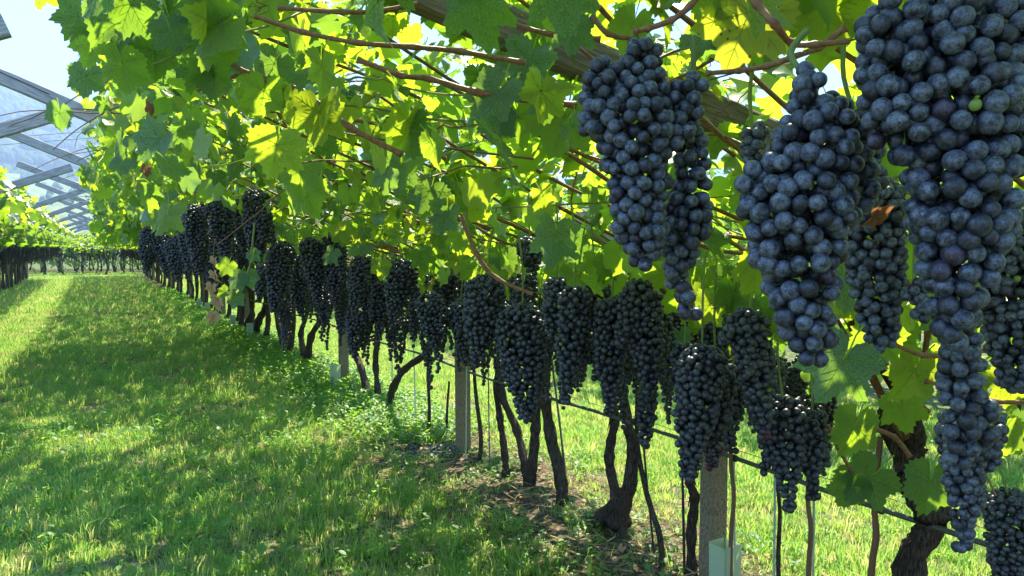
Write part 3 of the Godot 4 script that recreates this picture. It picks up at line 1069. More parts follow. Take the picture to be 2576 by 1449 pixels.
func build_frames() -> void:
	# posts of the fruiting row: [z, height, label]
	var posts := [
		[2.30, "square concrete post with the pale green tree guard at its foot"],
		[4.71, "square concrete post beside the fallen grapes on bare soil"],
		[7.54, "concrete post rising from green weeds, behind the curved trunk"],
		[10.2, "thin concrete post among dark trunks beyond the dry leaf string"],
	]
	for k in posts.size() + 11:
		var z: float = posts[k][0] if k < posts.size() else 10.2 + 2.75 * (k - posts.size() + 1)
		if z > ROW_END: break
		var label: String = posts[k][1] if k < posts.size() else "grey concrete post, %s along the fruiting row from the tree guard" % ORDINAL[k]
		post(Vector3(ROW + 0.02, 0, -z), label, "concrete posts of the fruiting row", rf(-0.012, 0.012))
	for k in 13:
		var z := 8.0 + 2.8 * k
		if z > ROW_END: break
		post(Vector3(ACROSS, 0, -z), "grey concrete post, %s visible in the row across the grass alley" % ORDINAL[k], "concrete posts of the row across the alley", rf(-0.01, 0.01))
	# beams of the fruiting row rise over the alley and stick out past the leaves
	var b0 := spot(1119, 14, 1.46)
	var b1 := spot(1866, 329, 1.56)
	beam(b1 + (b1 - b0) * 0.95, b0 - (b1 - b0) * 0.9, "big brown weathered beam running behind the large grape bunches", M.beam_near, "beams of the fruiting row", 0.072, 0.06)
	var names := {
		4.71: "grey beam high up, its upper end cut off by the picture's border",
		7.8: "grey beam whose tip meets a darker beam below the big green leaf",
		11.1: "grey beam with a square tip, crossing a shorter dark beam",
		14.4: "split grey beam end in front of the hazy terraces",
	}
	var zs := [2.4, 4.71, 7.8, 11.1, 14.4, 18.0, 22.5, 27.0, 32.0, 37.0]
	for z in zs:
		var tip := -0.68 + rf(-0.06, 0.06)
		if z == 4.71: tip = -1.0
		if z == 2.4: tip = 1.55
		if z == 7.8: tip = -0.62
		if z == 11.1: tip = -0.78
		if z == 14.4: tip = -0.77
		var label: String = names.get(z, "grey pergola beam of the fruiting row, %s down the alley" % ORDINAL[zs.find(z)])
		if z == 2.4: label = "beam wrapped in vine leaves over the post with the tree guard"
		beam(Vector3(ROW + 0.25, plane(ROW + 0.25) + 0.02, -z), Vector3(tip, plane(tip) + 0.065 + rf(-0.02, 0.02), -z), label, M.beam, "beams of the fruiting row")
	# beams of the row across
	var left := {
		3.1: [-0.235, "sawn beam end hanging alone against the sky"],
		5.3: [-0.06, "dark beam rising to meet the end of a grey beam"],
		8.6: [-0.16, "short dark beam crossing under a square-tipped grey beam"],
		12.6: [-0.10, "beam crossing above the split grey beam end"],
	}
	for z in [3.1, 5.3, 8.6, 12.6, 16.0, 20.0, 24.5, 29.5, 34.5]:
		var tip: float = left[z][0] if left.has(z) else -0.1 + rf(-0.1, 0.1)
		var label: String = left[z][1] if left.has(z) else "grey pergola beam of the row across, rising over the alley, %s from the sawn end" % ORDINAL[int((z - 3.1) / 2.9 + 0.5)]
		var h := func(x: float) -> float: return 1.205 + SLOPE * (x - ACROSS)
		beam(Vector3(ACROSS - 0.2, h.call(ACROSS - 0.2) + 0.02, -z), Vector3(tip, h.call(tip) + 0.05 + rf(-0.01, 0.02), -z), label, M.beam, "beams of the row across the alley")
	# wires along the rows
	for k in range(1, 5):
		var x: float = [0.55, 0.9, 1.3, 1.7, 2.12][k]
		wire(Vector3(x, plane(x) - 0.015, 0.5), Vector3(x, plane(x) - 0.015, -ROW_END), 0.0014, ["topmost steel wire under the leaves of the fruiting row", "uppermost steel wire under the leaf roof", "second steel wire from the top under the leaf roof", "third steel wire from the top under the leaf roof", "lowest steel wire where the trunks meet the leaf roof"][k])
	# black watering pipe tied to a wire
	var pts := []
	for i in 42:
		var z := 0.4 - i * 0.7
		pts.append(Vector3(ROW - 0.03, 0.615 - 0.03 * absf(sin(z * 1.16)), z))
	var b := MB.new()
	b.tube(pts, taper(60, 0.0085, 0.0085), 9)
	var pipe := thing("irrigation_pipe", "dark watering pipe strung along the trunks of the fruiting row", "pipe", Vector3.ZERO)
	obj("hose", b.mesh(M.pipe), null, pipe)
	for i in 16:
		var c := MB.new()
		var z := -0.9 - i * 0.62
		var y := 0.615 - 0.03 * absf(sin(z * 1.16))
		c.tube([Vector3(ROW - 0.03, y, z - 0.011), Vector3(ROW - 0.03, y, z + 0.011)], [0.0135, 0.0135], 9)
		obj("clip", c.mesh(M.black), null, pipe)
	wire(Vector3(ROW - 0.03, 0.64, 0.5), Vector3(ROW - 0.03, 0.64, -ROW_END), 0.0013, "thin wire that carries the dark watering pipe")


const ORDINAL := ["first", "second", "third", "fourth", "fifth", "sixth", "seventh", "eighth", "ninth", "tenth", "eleventh", "twelfth", "thirteenth", "fourteenth", "fifteenth", "sixteenth"]

func post(at: Vector3, label: String, group: String, tilt: float) -> void:
	var o := thing("concrete_post", label, "post", at, 0.0, group)
	var b := MB.new()
	b.box(Vector3(0, 0.60, 0), Vector3(0.085, 1.24, 0.085), Basis(Vector3.BACK, tilt), 0.010)
	obj("shaft", b.mesh(M.concrete), null, o)
	for k in 2:
		var c := MB.new()
		c.tube([Vector3(-0.047, 0.35 + 0.5 * k, -0.046), Vector3(0.047, 0.352 + 0.5 * k, -0.046), Vector3(0.047, 0.35 + 0.5 * k, 0.047), Vector3(-0.047, 0.35 + 0.5 * k, 0.047), Vector3(-0.047, 0.35 + 0.5 * k, -0.044)], taper(5, 0.0013, 0.0013), 4)
		obj("binding_wire", c.mesh(M.wire), null, o)


func wire(a: Vector3, b: Vector3, r: float, label: String) -> void:
	var m := MB.new()
	var pts := []
	for i in 31: pts.append(a.lerp(b, i / 30.0) + Vector3(0, -0.012 * absf(sin(i * 1.1)), 0.0))
	m.tube(pts, taper(31, r, r), 5)
	tag(obj("trellis_wire", m.mesh(M.wire)), label, "wire", "wires of the fruiting row")


func build_vines() -> void:
	# the vines of the fruiting row near the camera; trunks traced in the picture and stood in the plane of the row
	var list := [
		["thick old vine with a knotted forked head beside the pipe", [[[2290, 1590], [2298, 1440], [2328, 1350], [2338, 1300], [2305, 1220], [2285, 1130]], 0.042, 0.046], [[[2335, 1290], [2370, 1220], [2405, 1130], [2440, 1060]], 0.036, 0.018], [[[2300, 1180], [2262, 1110], [2235, 1040], [2290, 990]], 0.030, 0.014]],
		["straight knobbly vine trunk touching the post with the tree guard", [[[1733, 1540], [1738, 1350], [1748, 1255], [1727, 1215], [1750, 1165], [1745, 1080], [1738, 960], [1740, 880]], 0.021, 0.018]],
		["double trunked vine with a leaning cut stump at its foot", [[[1580, 1420], [1560, 1330], [1545, 1250], [1528, 1150], [1540, 1050], [1535, 940], [1540, 850]], 0.028, 0.022], [[[1545, 1310], [1585, 1225], [1592, 1130], [1582, 1050], [1568, 940]], 0.034, 0.024], [[[1462, 1355], [1515, 1305], [1572, 1240]], 0.052, 0.036]],
		["thick leaning trunk, outermost of the four standing together", [[[1412, 1318], [1405, 1220], [1388, 1100], [1370, 1000], [1375, 920], [1365, 840]], 0.034, 0.030]],
		["straight trunk with peeling bark in the middle of the four together", [[[1325, 1270], [1345, 1180], [1340, 1080], [1346, 980], [1335, 890]], 0.030, 0.024]],
		["slender slanting trunk rising among the four standing together", [[[1330, 1275], [1318, 1180], [1295, 1080], [1268, 990], [1262, 900]], 0.026, 0.021]],
		["thin dark trunk at the post side of the four together", [[[1272, 1222], [1272, 1150], [1260, 1050], [1254, 960], [1262, 870]], 0.023, 0.019]],
		["vine with an elbow shaped trunk leaning over green weeds", [[[1000, 1095], [983, 1040], [993, 975], [1025, 925], [1075, 890], [1100, 840]], 0.034, 0.026]],
		["upright slim trunk standing next to a bowed one", [[[952, 1000], [940, 930], [948, 860], [946, 790]], 0.026, 0.022]],
		["bowed trunk curving into the grapes beside the third post", [[[932, 972], [912, 925], [882, 870], [875, 810], [880, 770]], 0.036, 0.028]],
		["forked pair of trunks spreading upward behind the weeds", [[[768, 900], [785, 850], [815, 790], [830, 740]], 0.040, 0.026], [[[766, 896], [760, 840], [770, 780], [768, 730]], 0.034, 0.024]],
		["slanting trunk just behind the dry leaf string", [[[718, 872], [702, 820], [690, 765], [685, 720]], 0.036, 0.028]],
		["broad dark trunk beside the hanging dry leaves", [[[640, 862], [650, 812], [668, 768], [672, 715]], 0.060, 0.036]],
		["thin pair of stems past the broad dark trunk", [[[606, 812], [612, 770], [618, 728], [620, 690]], 0.036, 0.026], [[[622, 816], [634, 775], [640, 730]], 0.03, 0.022]],
	]
	var vines := []
	var o0 := thing("grape_vine", "vine whose shoots spread over the largest grape bunches", "vine", Vector3(ROW, 0, -0.35))
	obj("trunk", trunk_mesh([[[Vector3(0, -0.02, 0), Vector3(0.02, 0.5, 0.03), Vector3(-0.02, 1.1, 0)], 0.04, 0.03]]), null, o0)
	vines.append([o0, 0.35, Vector3(ROW, 1.1, -0.35)])
	for v in list:
		var paths := []
		for k in range(1, v.size()):
			var pts := []
			for q in v[k][0]: pts.append(on_row(q[0], q[1]) + Vector3(rf(-0.018, 0.018), 0, rf(-0.010, 0.010)))
			paths.append([pts, v[k][1] * 0.88, v[k][2] * 0.84])
		var foot: Vector3 = paths[0][0][0]
		paths[0][0][0] = Vector3(foot.x, minf(foot.y, -0.03), foot.z)
		var base := Vector3(foot.x, 0, foot.z)
		var head: Vector3 = paths[0][0][-1]
		for p in paths:
			for i in p[0].size(): p[0][i] -= base
		var o := thing("grape_vine", v[0], "vine", base, 0.0, "vines of the fruiting row")
		obj("trunk", trunk_mesh([paths[0]]), null, o)
		for k in range(1, paths.size()): obj("limb", trunk_mesh([paths[k]]), null, o)
		# loose strips of old bark
		for q in 16:
			var path: Array = curve(paths[q % paths.size()][0], 6)
			var r0: float = lerpf(paths[q % paths.size()][1], paths[q % paths.size()][2], 0.5)
			var i0 := rng.randi_range(0, maxi(0, path.size() - 8))
			var az := rf(0, TAU)
			var strip := []
			for i in range(i0, mini(i0 + 7, path.size())):
				az += rf(-0.12, 0.12)
				var off := r0 * (1.02 if i > i0 + 1 else rf(1.05, 1.5))
				strip.append(path[i] + Vector3(cos(az), 0, sin(az)) * off)
			if strip.size() > 3:
				var sb := MB.new()
				sb.tube(strip, taper(strip.size(), 0.0028, 0.0018), 4, 0.5, q)
				obj("bark_strip", sb.mesh(M.bark), null, o)
		# old wood from the head of the trunk up into the roof
		var b := MB.new()
		var arm := curve([head - base, head - base + Vector3(-0.05, 0.10, 0.05), Vector3(ROW - 0.3, plane(ROW - 0.3), head.z + rf(-0.15, 0.15)) - base], 4)
		b.tube(arm, taper(arm.size(), paths[0][2] * 0.8, 0.010), 9, 0.15, int(head.z * -50))
		obj("arm", b.mesh(M.bark), null, o)
		vines.append([o, -base.z, head])
	vines.sort_custom(func(a, b): return a[1] < b[1])
	var last := -0.55
	var near_end := 9.4
	for i in vines.size():
		var z1: float = (vines[i][1] + vines[i + 1][1]) * 0.5 if i + 1 < vines.size() else near_end
		z1 = maxf(z1, last + 0.12)
		var o: Node3D = vines[i][0]
		var w: float = z1 - last
		canes(o, vines[i][2], -last, -z1, 0.05, maxi(2, int(w * 7.0)), int(w * 34.0))
		put_leaves(o, scatter_leaves(-z1, -last, 0.10, 0.58, 540.0), 295)
		last = z1
	hero_details(vines)


func vine_for(vines: Array, z: float) -> Node3D:
	var best: Node3D = vines[0][0]
	var d := 1e9
	for v in vines:
		if absf(v[1] + z) < d:
			d = absf(v[1] + z)
			best = v[0]
	return best

# leaves and canes that stand out in the picture, each hung in space at its own distance
func hero_details(vines: Array) -> void:
	# [px, py of the leaf's stalk end, distance, tip length px, tip direction in degrees (0 right, 90 down), tilt, colour, shape, label]
	var leaves := [
		[1410, -40, 0.80, 165, 78, 0.35, 1, 0, "big bluish green leaf at the top, turned to the viewer"],
		[1440, 70, 0.9, 90, 95, 0.4, 1, 4, ""],
		[560, 60, 1.25, 150, 165, 0.4, 0, 3, "large flat green leaf with pale veins at the top"],
		[540, 90, 1.28, 120, 105, 0.7, 0, 0, ""],
		[330, 10, 1.3, 120, 120, 0.2, 3, 1, ""],
		[290, 60, 1.4, 110, 140, 0.2, 3, 3, ""],
		[430, 20, 1.3, 110, 150, 0.3, 3, 1, ""],
		[330, 110, 1.45, 90, 100, 0.5, 3, 0, ""],
		[390, 130, 1.5, 100, 130, 0.4, 3, 4, ""],
		[200, 40, 1.5, 90, 110, 0.3, 3, 2, ""],
		[250, -20, 1.3, 110, 150, 0.3, 3, 5, ""],
		[240, 110, 1.5, 85, 120, 0.3, 0, 2, ""],
		[110, -30, 1.3, 70, 110, 0.3, 2, 0, ""],
		[215, 190, 1.6, 70, 95, 0.6, 1, 1, ""],
		[150, 285, 2.0, 60, 110, 0.5, 1, 3, "bluish leaf hanging alone in front of a grey beam"],
		[1885, 30, 0.90, 190, 112, 0.15, 9, 3, "yellowing backlit leaf with small brown spots"],
		[2090, 20, 0.95, 150, 100, 0.3, 2, 1, ""],
		[1800, -30, 0.9, 120, 70, 0.3, 0, 1, ""],
		[1590, 60, 1.0, 90, 120, 0.3, 0, 3, ""],
		[2120, 905, 0.95, 150, 118, 0.15, 1, 4, "deeply lobed blue green leaf below a big grape bunch"],
		[2150, 1070, 1.75, 110, 100, 0.15, 0, 3, ""],
		[2190, 1200, 1.9, 110, 140, 0.5, 3, 0, ""],
		[2340, 1210, 1.8, 110, 100, 0.2, 3, 3, ""],
		[2270, 1020, 1.9, 90, 80, 0.3, 0, 0, ""],
		[2140, 1225, 1.9, 80, 110, 0.4, 3, 1, ""],
		[2210, 850, 1.7, 110, 100, 0.2, 0, 1, ""],
		[2520, 1090, 1.5, 100, 95, 0.2, 0, 3, ""],
		[2160, 740, 1.6, 110, 80, 0.3, 2, 0, ""],
		[2300, 930, 1.8, 110, 120, 0.3, 2, 3, ""],
		[2540, 960, 1.6, 100, 80, 0.3, 2, 5, ""],
		[2460, 1130, 1.7, 90, 60, 0.3, 2, 1, ""],
		[1395, 590, 1.9, 105, 100, 0.25, 1, 4, "pale blue green leaf over a small bunch, lit in two streaks"],
		[1440, 610, 1.95, 70, 70, 0.4, 1, 0, ""],
		[1330, 150, 1.35, 110, 115, 0.5, 1, 2, ""],
		[1250, 230, 1.3, 120, 130, 0.5, 1, 0, ""],
		[1420, 290, 1.4, 140, 105, 0.2, 0, 1, ""],
		[1250, 300, 1.5, 80, 100, 0.5, 1, 1, ""],
		[690, 160, 1.5, 90, 118, 0.5, 1, 4, ""],
		[770, 470, 2.2, 110, 130, 0.3, 0, 1, ""],
		[760, 430, 2.1, 90, 105, 0.3, 0, 3, ""],
		[1010, 420, 2.0, 90, 100, 0.5, 1, 2, ""],
		[1080, 480, 2.1, 80, 115, 0.5, 1, 4, ""],
		[400, 350, 2.4, 90, 130, 0.4, 1, 2, ""],
		[470, 300, 2.2, 90, 110, 0.4, 0, 1, ""],
		[385, 268, 2.2, 32, 95, 0.3, 8, 1, "curled rusty brown leaf among the green ones"],
		[368, 425, 2.6, 22, 95, 0.3, 8, 1, "small rusty leaf fragment near the ragged edge"],
	]
	var yellow := leaf_mesh(M.leaf_yellow, 40, 0.7, 0.2, 0.1, 0.1)
	var rusty := leaf_mesh(M.rust, 41, 0.8, 1.2, 0.6, 0.4, 40, true, 0.4, M.rust)
	for l in leaves:
		var p := spot(l[0], l[1], l[2])
		var size: float = l[3] * 0.85 * l[2] / F
		var a := deg_to_rad(l[4])
		var tip := eye_basis * Vector3(cos(a), -sin(a), rf(-0.25, 0.25))
		var up := eye_basis * Vector3(rf(-0.35, 0.35), l[5], 1.0)
		var mesh: Mesh = yellow if l[6] == 9 else rusty if l[6] == 8 else leaf_kinds[l[7]][l[6]]
		var v := vine_for(vines, p.z)
		var o := obj("leaf", mesh, null, v, Transform3D(leaf_axes(tip, up, size), p - v.position))
		if l[8]: o.set_meta("label", l[8])
		if l[6] == 9:
			var sp := MB.new()
			for k in 16:
				var c := Vector2(rf(-0.6, 0.6), rf(-0.2, 0.75))
				var y := 0.1 * absf(c.x) - 0.2 * (c.y * absf(c.y) * 0.7 + 0.5 * c.x * c.x) + 0.012
				var r := rf(0.012, 0.03)
				var m := sp.p(Vector3(c.x, y + 0.004, c.y))
				var ring := []
				for i in 7: ring.append(sp.p(Vector3(c.x + cos(i * TAU / 7) * r * rf(0.7, 1.2), y, c.y + sin(i * TAU / 7) * r)))
				for i in 7: sp.tri(m, ring[(i + 1) % 7], ring[i])
			stuff(obj("brown_spots", sp.mesh(M.spot_brown), null, o))
	for k in 34:
		var px := rf(680.0, 2060.0)
		var depth := 36.8 / lerpf(9.5, 19.0, (px - 680.0) / 1380.0) * rf(0.86, 0.98)
		var p := spot(px, lerpf(600.0, 690.0, clampf((px - 680.0) / 800.0, 0, 1)) + maxf(0.0, px - 1650.0) * 0.3 + rf(-60, 40), depth)
		var a := rf(0.9, 2.3)
		var v := vine_for(vines, p.z)
		obj("leaf", leaf_kinds[rng.randi_range(0, 7)][leaf_colour()], null, v, Transform3D(leaf_axes(eye_basis * Vector3(cos(a), -sin(a), rf(-0.4, 0.4)), eye_basis * Vector3(rf(-0.6, 0.6), rf(0.1, 0.8), 1), rf(0.045, 0.065)), p - v.position))
	# stout canes close to the viewer: points px, distance, radius px at both ends
	var stout := [
		[[[1860, -60], [1905, 10], [1950, 62], [1990, 108], [2050, 112], [2135, 104]], 0.66, 15, 9],
		[[[2125, 70], [2060, 118], [1990, 145], [1930, 166], [1860, 178], [1780, 184]], 0.67, 13, 8],
		[[[1780, -40], [1735, 15], [1690, 50], [1630, 72], [1600, 78]], 0.70, 12, 9],
		[[[1510, 100], [1450, 92], [1380, 85], [1290, 60], [1180, 20]], 0.95, 10, 7],
		[[[1490, 40], [1530, 85], [1600, 98]], 0.9, 10, 8],
		[[[640, 40], [760, 80], [900, 108], [1040, 118], [1160, 130], [1320, 158]], 1.25, 8, 9],
		[[[520, 130], [640, 190], [760, 230], [880, 320], [1010, 388]], 1.5, 8, 10],
		[[[900, 150], [1010, 190], [1080, 198], [1200, 232], [1310, 248], [1450, 265]], 1.3, 9, 11],
		[[[700, 20], [860, 30], [950, 28], [1050, 10]], 1.15, 7, 9],
		[[[470, 230], [540, 215], [590, 190], [640, 165]], 1.7, 8, 6],
		[[[640, 280], [800, 285], [880, 300], [1020, 330], [1120, 400]], 1.9, 6, 7],
		[[[1160, 545], [1200, 640], [1250, 700], [1340, 740]], 1.9, 8, 6],
		[[[2600, 900], [2480, 880], [2330, 895], [2220, 850]], 1.4, 9, 7],
		[[[2120, 1040], [2190, 1075], [2250, 1100], [2290, 1150]], 1.95, 9, 9],
		[[[2080, 1070], [2110, 1130], [2145, 1190]], 1.9, 8, 6],
		[[[2620, 1010], [2500, 1010], [2420, 980], [2330, 960]], 1.5, 8, 7],
		[[[2150, 850], [2260, 950], [2330, 1040]], 2.0, 11, 15],
	]
	for s in stout:
		var pts := []
		var base := spot(s[0][0][0], s[0][0][1], s[1])
		var v := vine_for(vines, base.z)
		for q in s[0]: pts.append(spot(q[0], q[1], s[1] + rf(-0.015, 0.015)) - v.position)
		var c := curve(pts, 5)
		var r := taper(c.size(), s[2] * 0.72 * s[1] / F, s[3] * 0.72 * s[1] / F)
		for i in r.size():
			if i % 5 == 0: r[i] *= 1.4
			r[i] *= rf(0.93, 1.07)
		var b := MB.new()
		b.tube(c, r, 10, 0.06, int(s[0][0][0]))
		obj("cane", b.mesh(M.cane), null, v)


func build_rows_beyond() -> void:
	var right := []
	var left := []
	for k in 4: right.append(far_vine(k, 1.98, 0.5, 180.0, 0.95, 12, 0, 0.12, 0.0, 1.1))
	for k in 3: left.append(far_vine(k + 1, 1.75, 0.5, 225.0, 0.95, 16, 0, -0.04, 0.08, 1.3))
	var cross := []
	for k in 3: cross.append(far_vine(k + 1, 1.9, 0.12, 170.0, 0.95, 30, 30, 0.0, 0.36))
	var z := 9.8
	var k := 0
	var taken := {}
	while z < ROW_END:
		row_copy(right[k % 4], taken, Vector3(ROW + rf(-0.05, 0.05), 0, -z), rf(-0.06, 0.06), "vine in the distant part of the fruiting row, trunk after trunk", "distant vines of the fruiting row")
		z += rf(0.75, 0.95)
		k += 1
	z = 7.0
	while z < ROW_END - 3.0:
		row_copy(left[k % 3], taken, Vector3(ACROSS + rf(-0.05, 0.05), 0, -z), PI + rf(-0.06, 0.06), "vine in the dark row of trunks across the grass alley", "vines of the row across the alley")
		z += rf(0.75, 0.95)
		k += 1
	z = -1.5
	while z < 36.0:
		row_copy(right[k % 4], taken, Vector3(NEXT + rf(-0.05, 0.05), 0, -z), rf(-0.06, 0.06), "vine in the next row, seen through the gaps behind the sunlit grass", "vines of the row behind the fruiting row")
		z += rf(0.9, 1.1)
		k += 1
	for r in 5:
		var x := -9.0 + r * 0.4
		while x < 9.0:
			row_copy(cross[k % 3], taken, Vector3(x, 0, -ROW_END - 2.2 - r * 3.0), -PI / 2 + rf(-0.1, 0.1), "vine in the cross rows that close the far end of the alley", "vines of the cross rows at the alley's end")
			x += rf(0.75, 0.95)
			k += 1
	for p in right + left + cross:
		if not taken.has(p): p.free()

func row_copy(proto: Node3D, taken: Dictionary, at: Vector3, turn: float, label: String, group: String) -> void:
	var r: Node3D = proto.duplicate()
	taken[r] = true
	r.name = numbered("grape_vine")
	add_child(r, true)
	r.position = at
	r.rotation.y = turn
	tag(r, label, "vine", group)


func build_bunches() -> void:
	# the large bunches close to the camera, shaped after the picture: [px, py, radius px, px, py, radius px, further away]
	var d := 0.0144
	var k := 0.019 * F
	var z := k / 70.0
	bunch(picture_lobes([[2390, -50, 110, 2410, 250, 175], [2235, 60, 100, 2275, 320, 120], [2520, 40, 110, 2530, 330, 110], [2410, 250, 175, 2420, 560, 145], [2420, 560, 145, 2395, 840, 60]], z), spot(2398, -60, z), d, "largest grape bunch, cut by the picture's corner, with one green berry low down", 1, true, 0.02, spot(2405, -150, z + 0.01))
	z = k / 53.0
	bunch(picture_lobes([[2420, 830, 62, 2425, 1000, 70], [2425, 1000, 70, 2415, 1150, 48], [2470, 1010, 40, 2480, 1110, 38]], z), spot(2420, 790, z), d, "narrow blue bunch ending just below the largest bunch", 2, true)
	z = k / 36.0
	bunch(picture_lobes([[2420, 1080, 75, 2430, 1250, 55], [2430, 1250, 52, 2425, 1385, 22], [2490, 1080, 50, 2480, 1160, 40]], z), spot(2420, 1050, z), d, "long tapering dark bunch under the narrow blue bunch", 3, true)
	z = k / 62.0
	bunch(picture_lobes([[2030, 195, 55, 2045, 330, 105], [2060, 330, 120, 2010, 520, 165], [1905, 470, 72, 1960, 640, 95], [2150, 350, 65, 2180, 500, 50], [2010, 560, 140, 2020, 770, 100], [2020, 770, 100, 2045, 890, 62]], z), spot(2030, 150, z), d, "second largest grape bunch, its pale tip above the lobed leaf", 4, true, 0.05, spot(2032, 75, z + 0.02))
	z = k / 50.0
	bunch(picture_lobes([[1615, 140, 60, 1600, 300, 120], [1530, 205, 75, 1515, 310, 72], [1735, 225, 58, 1700, 330, 60], [1590, 300, 115, 1610, 560, 85], [1610, 560, 85, 1615, 655, 48]], z), spot(1612, 85, z), d, "grape bunch with broad shoulders hanging from a green hooked stalk", 5, true, 0.1, spot(1600, 76, z))
	bunch(picture_lobes([[1745, 350, 50, 1730, 560, 72], [1720, 560, 75, 1705, 680, 48], [1700, 690, 44, 1738, 795, 30]], z + 0.03), spot(1745, 310, z + 0.03), d, "narrow wing bunch beside the broad shouldered one, reaching lower", 6, true, 0.25)
	z = k / 37.0
	bunch(picture_lobes([[2200, 520, 88, 2205, 690, 85], [2205, 690, 85, 2215, 840, 55]], z), spot(2200, 450, z), d, "shaded bunch with a withered brown leaf on it between two large bunches", 7, true, 0.15)
	z = k / 42.0
	bunch(picture_lobes([[2160, 320, 55, 2185, 480, 55]], z), spot(2160, 270, z), d, "small dark bunch half hidden behind the second largest bunch", 8, true)
	z = k / 36.0
	bunch(picture_lobes([[1895, 340, 42, 1905, 430, 38]], z), spot(1890, 300, z), d, "little bunch in front of the brown beam, mostly covered", 9, true)
	bunch(picture_lobes([[2520, 560, 75, 2545, 800, 90], [2545, 800, 90, 2550, 950, 50]], z), spot(2520, 500, z), d, "dark bunch behind the largest one, at its lower outer side", 10, true)
	bunch(picture_lobes([[2300, 730, 40, 2325, 790, 30]], z * 0.92), spot(2300, 690, z * 0.92), d, "short cluster of few berries tucked behind the largest bunch", 11, true)
	z = k / 25.0
	bunch(picture_lobes([[2545, 1290, 75, 2550, 1400, 70], [2550, 1400, 65, 2545, 1540, 40]], z), spot(2545, 1230, z), d, "bunch cut by the lower corner, two shining berries on top", 12, false)
	# the bunches of the row: [px, top, bottom, width, berry px, ripe, label]
	var list := [
		[1880, 760, 1112, 125, 21, 0.5, "bunch with a few red berries at its tip, above the concrete post"],
		[1768, 862, 1215, 150, 20, 0.7, "bunch ending in loose red and green berries right at the post"],
		[1975, 985, 1290, 120, 20, 0.1, "low bunch with a loose double tip over a thin brown stem"],
		[2045, 1010, 1268, 85, 20, 0.0, "slim bunch pressed against the low double tipped one"],
		[1612, 700, 990, 130, 17.5, 0.3, "tall bunch with gleaming rim berries over the double trunk"],
		[1630, 960, 1132, 70, 17, 0.0, "thin tail bunch hanging beside the curved thin stem"],
		[1535, 735, 1052, 110, 17, 0.1, "long bunch straight above the double trunk"],
		[1445, 700, 1026, 100, 17, 0.0, "slender long bunch touching the watering pipe"],
		[1400, 690, 850, 80, 16.5, 0.0, "rounded short bunch under the pale blue green leaf"],
		[1312, 775, 1057, 155, 15.5, 0.0, "wide shouldered bunch with a thin tail over the four trunks"],
		[1222, 695, 935, 120, 15, 0.1, "bunch leaning on the wide shouldered one, with a red tie near it"],
		[1335, 595, 705, 75, 15, 0.0, "small high bunch partly under the pale blue green leaf"],
		[1080, 735, 892, 85, 11.5, 0.0, "bunch with white glints on top over the elbow shaped trunk"],
		[1156, 752, 918, 75, 11.5, 0.1, "bunch hanging exactly above the second concrete post"],
		[1010, 650, 832, 85, 11, 0.0, "broad bunch between leaves and the elbow shaped trunk"],
		[908, 640, 800, 70, 10.5, 0.1, "bunch in front of the upright slim trunk"],
		[892, 775, 905, 60, 10, 0.2, "lowest small bunch beside the bowed trunk"],
		[840, 578, 770, 78, 10, 0.1, "big far bunch with a round top against yellow leaves"],
		[782, 595, 762, 72, 10, 0.1, "twin bunch next to the round topped far one"],
		[710, 608, 785, 82, 9.5, 0.3, "bunch with purple lower berries past the loose shoot"],
		[642, 478, 668, 88, 10.5, 0.1, "highest hanging far bunch, shaggy at the top"],
		[558, 492, 662, 72, 10, 0.2, "far bunch hanging between two others at the leaf edge"],
		[490, 515, 692, 78, 9.5, 0.5, "far bunch with reddish green berries at the tip, by the ragged edge"],
		[662, 665, 765, 52, 9, 0.1, "little bunch under the shaggy high one"],
		[958, 700, 850, 58, 10, 0.1, "narrow bunch squeezed between two broader ones by the slim trunk"],
		[1722, 850, 1040, 85, 18, 0.3, "dark bunch behind the loose berried bunch, over a black rod"],
		[1935, 880, 1180, 95, 18, 0.0, "bunch in shade between the red tipped one and the low pair"],
		[1470, 830, 960, 60, 14, 0.0, "stubby bunch beyond the slender long one"],
		[1570, 720, 900, 80, 14, 0.0, "bunch filling the gap behind the tall gleaming one"],
		[456, 585, 705, 48, 7.5, 0.2, "dim bunch below the red tipped far one"],
		[1265, 800, 930, 70, 12, 0.0, "dim bunch behind the wide shouldered one"],
		[1120, 700, 850, 70, 9.5, 0.0, "dim bunch behind the one with white glints"],
		[1045, 760, 860, 55, 9.5, 0.0, "short bunch with a brown leaf bit beside it"],
		[820, 700, 830, 60, 8.5, 0.1, "dim low bunch below the twin bunch"],
		[750, 640, 800, 65, 8.5, 0.1, "dim bunch between the twin bunch and the purple one"],
		[595, 600, 720, 60, 8.0, 0.1, "dim bunch behind the loose green shoot"],
		[535, 620, 760, 60, 7.5, 0.0, "dim bunch behind the dry leaf string"],
		[1690, 760, 900, 70, 13, 0.0, "dim bunch in the leaves beyond the wing bunch"],
		[1800, 800, 960, 80, 15, 0.0, "dim bunch beyond the red tipped one"],
	]
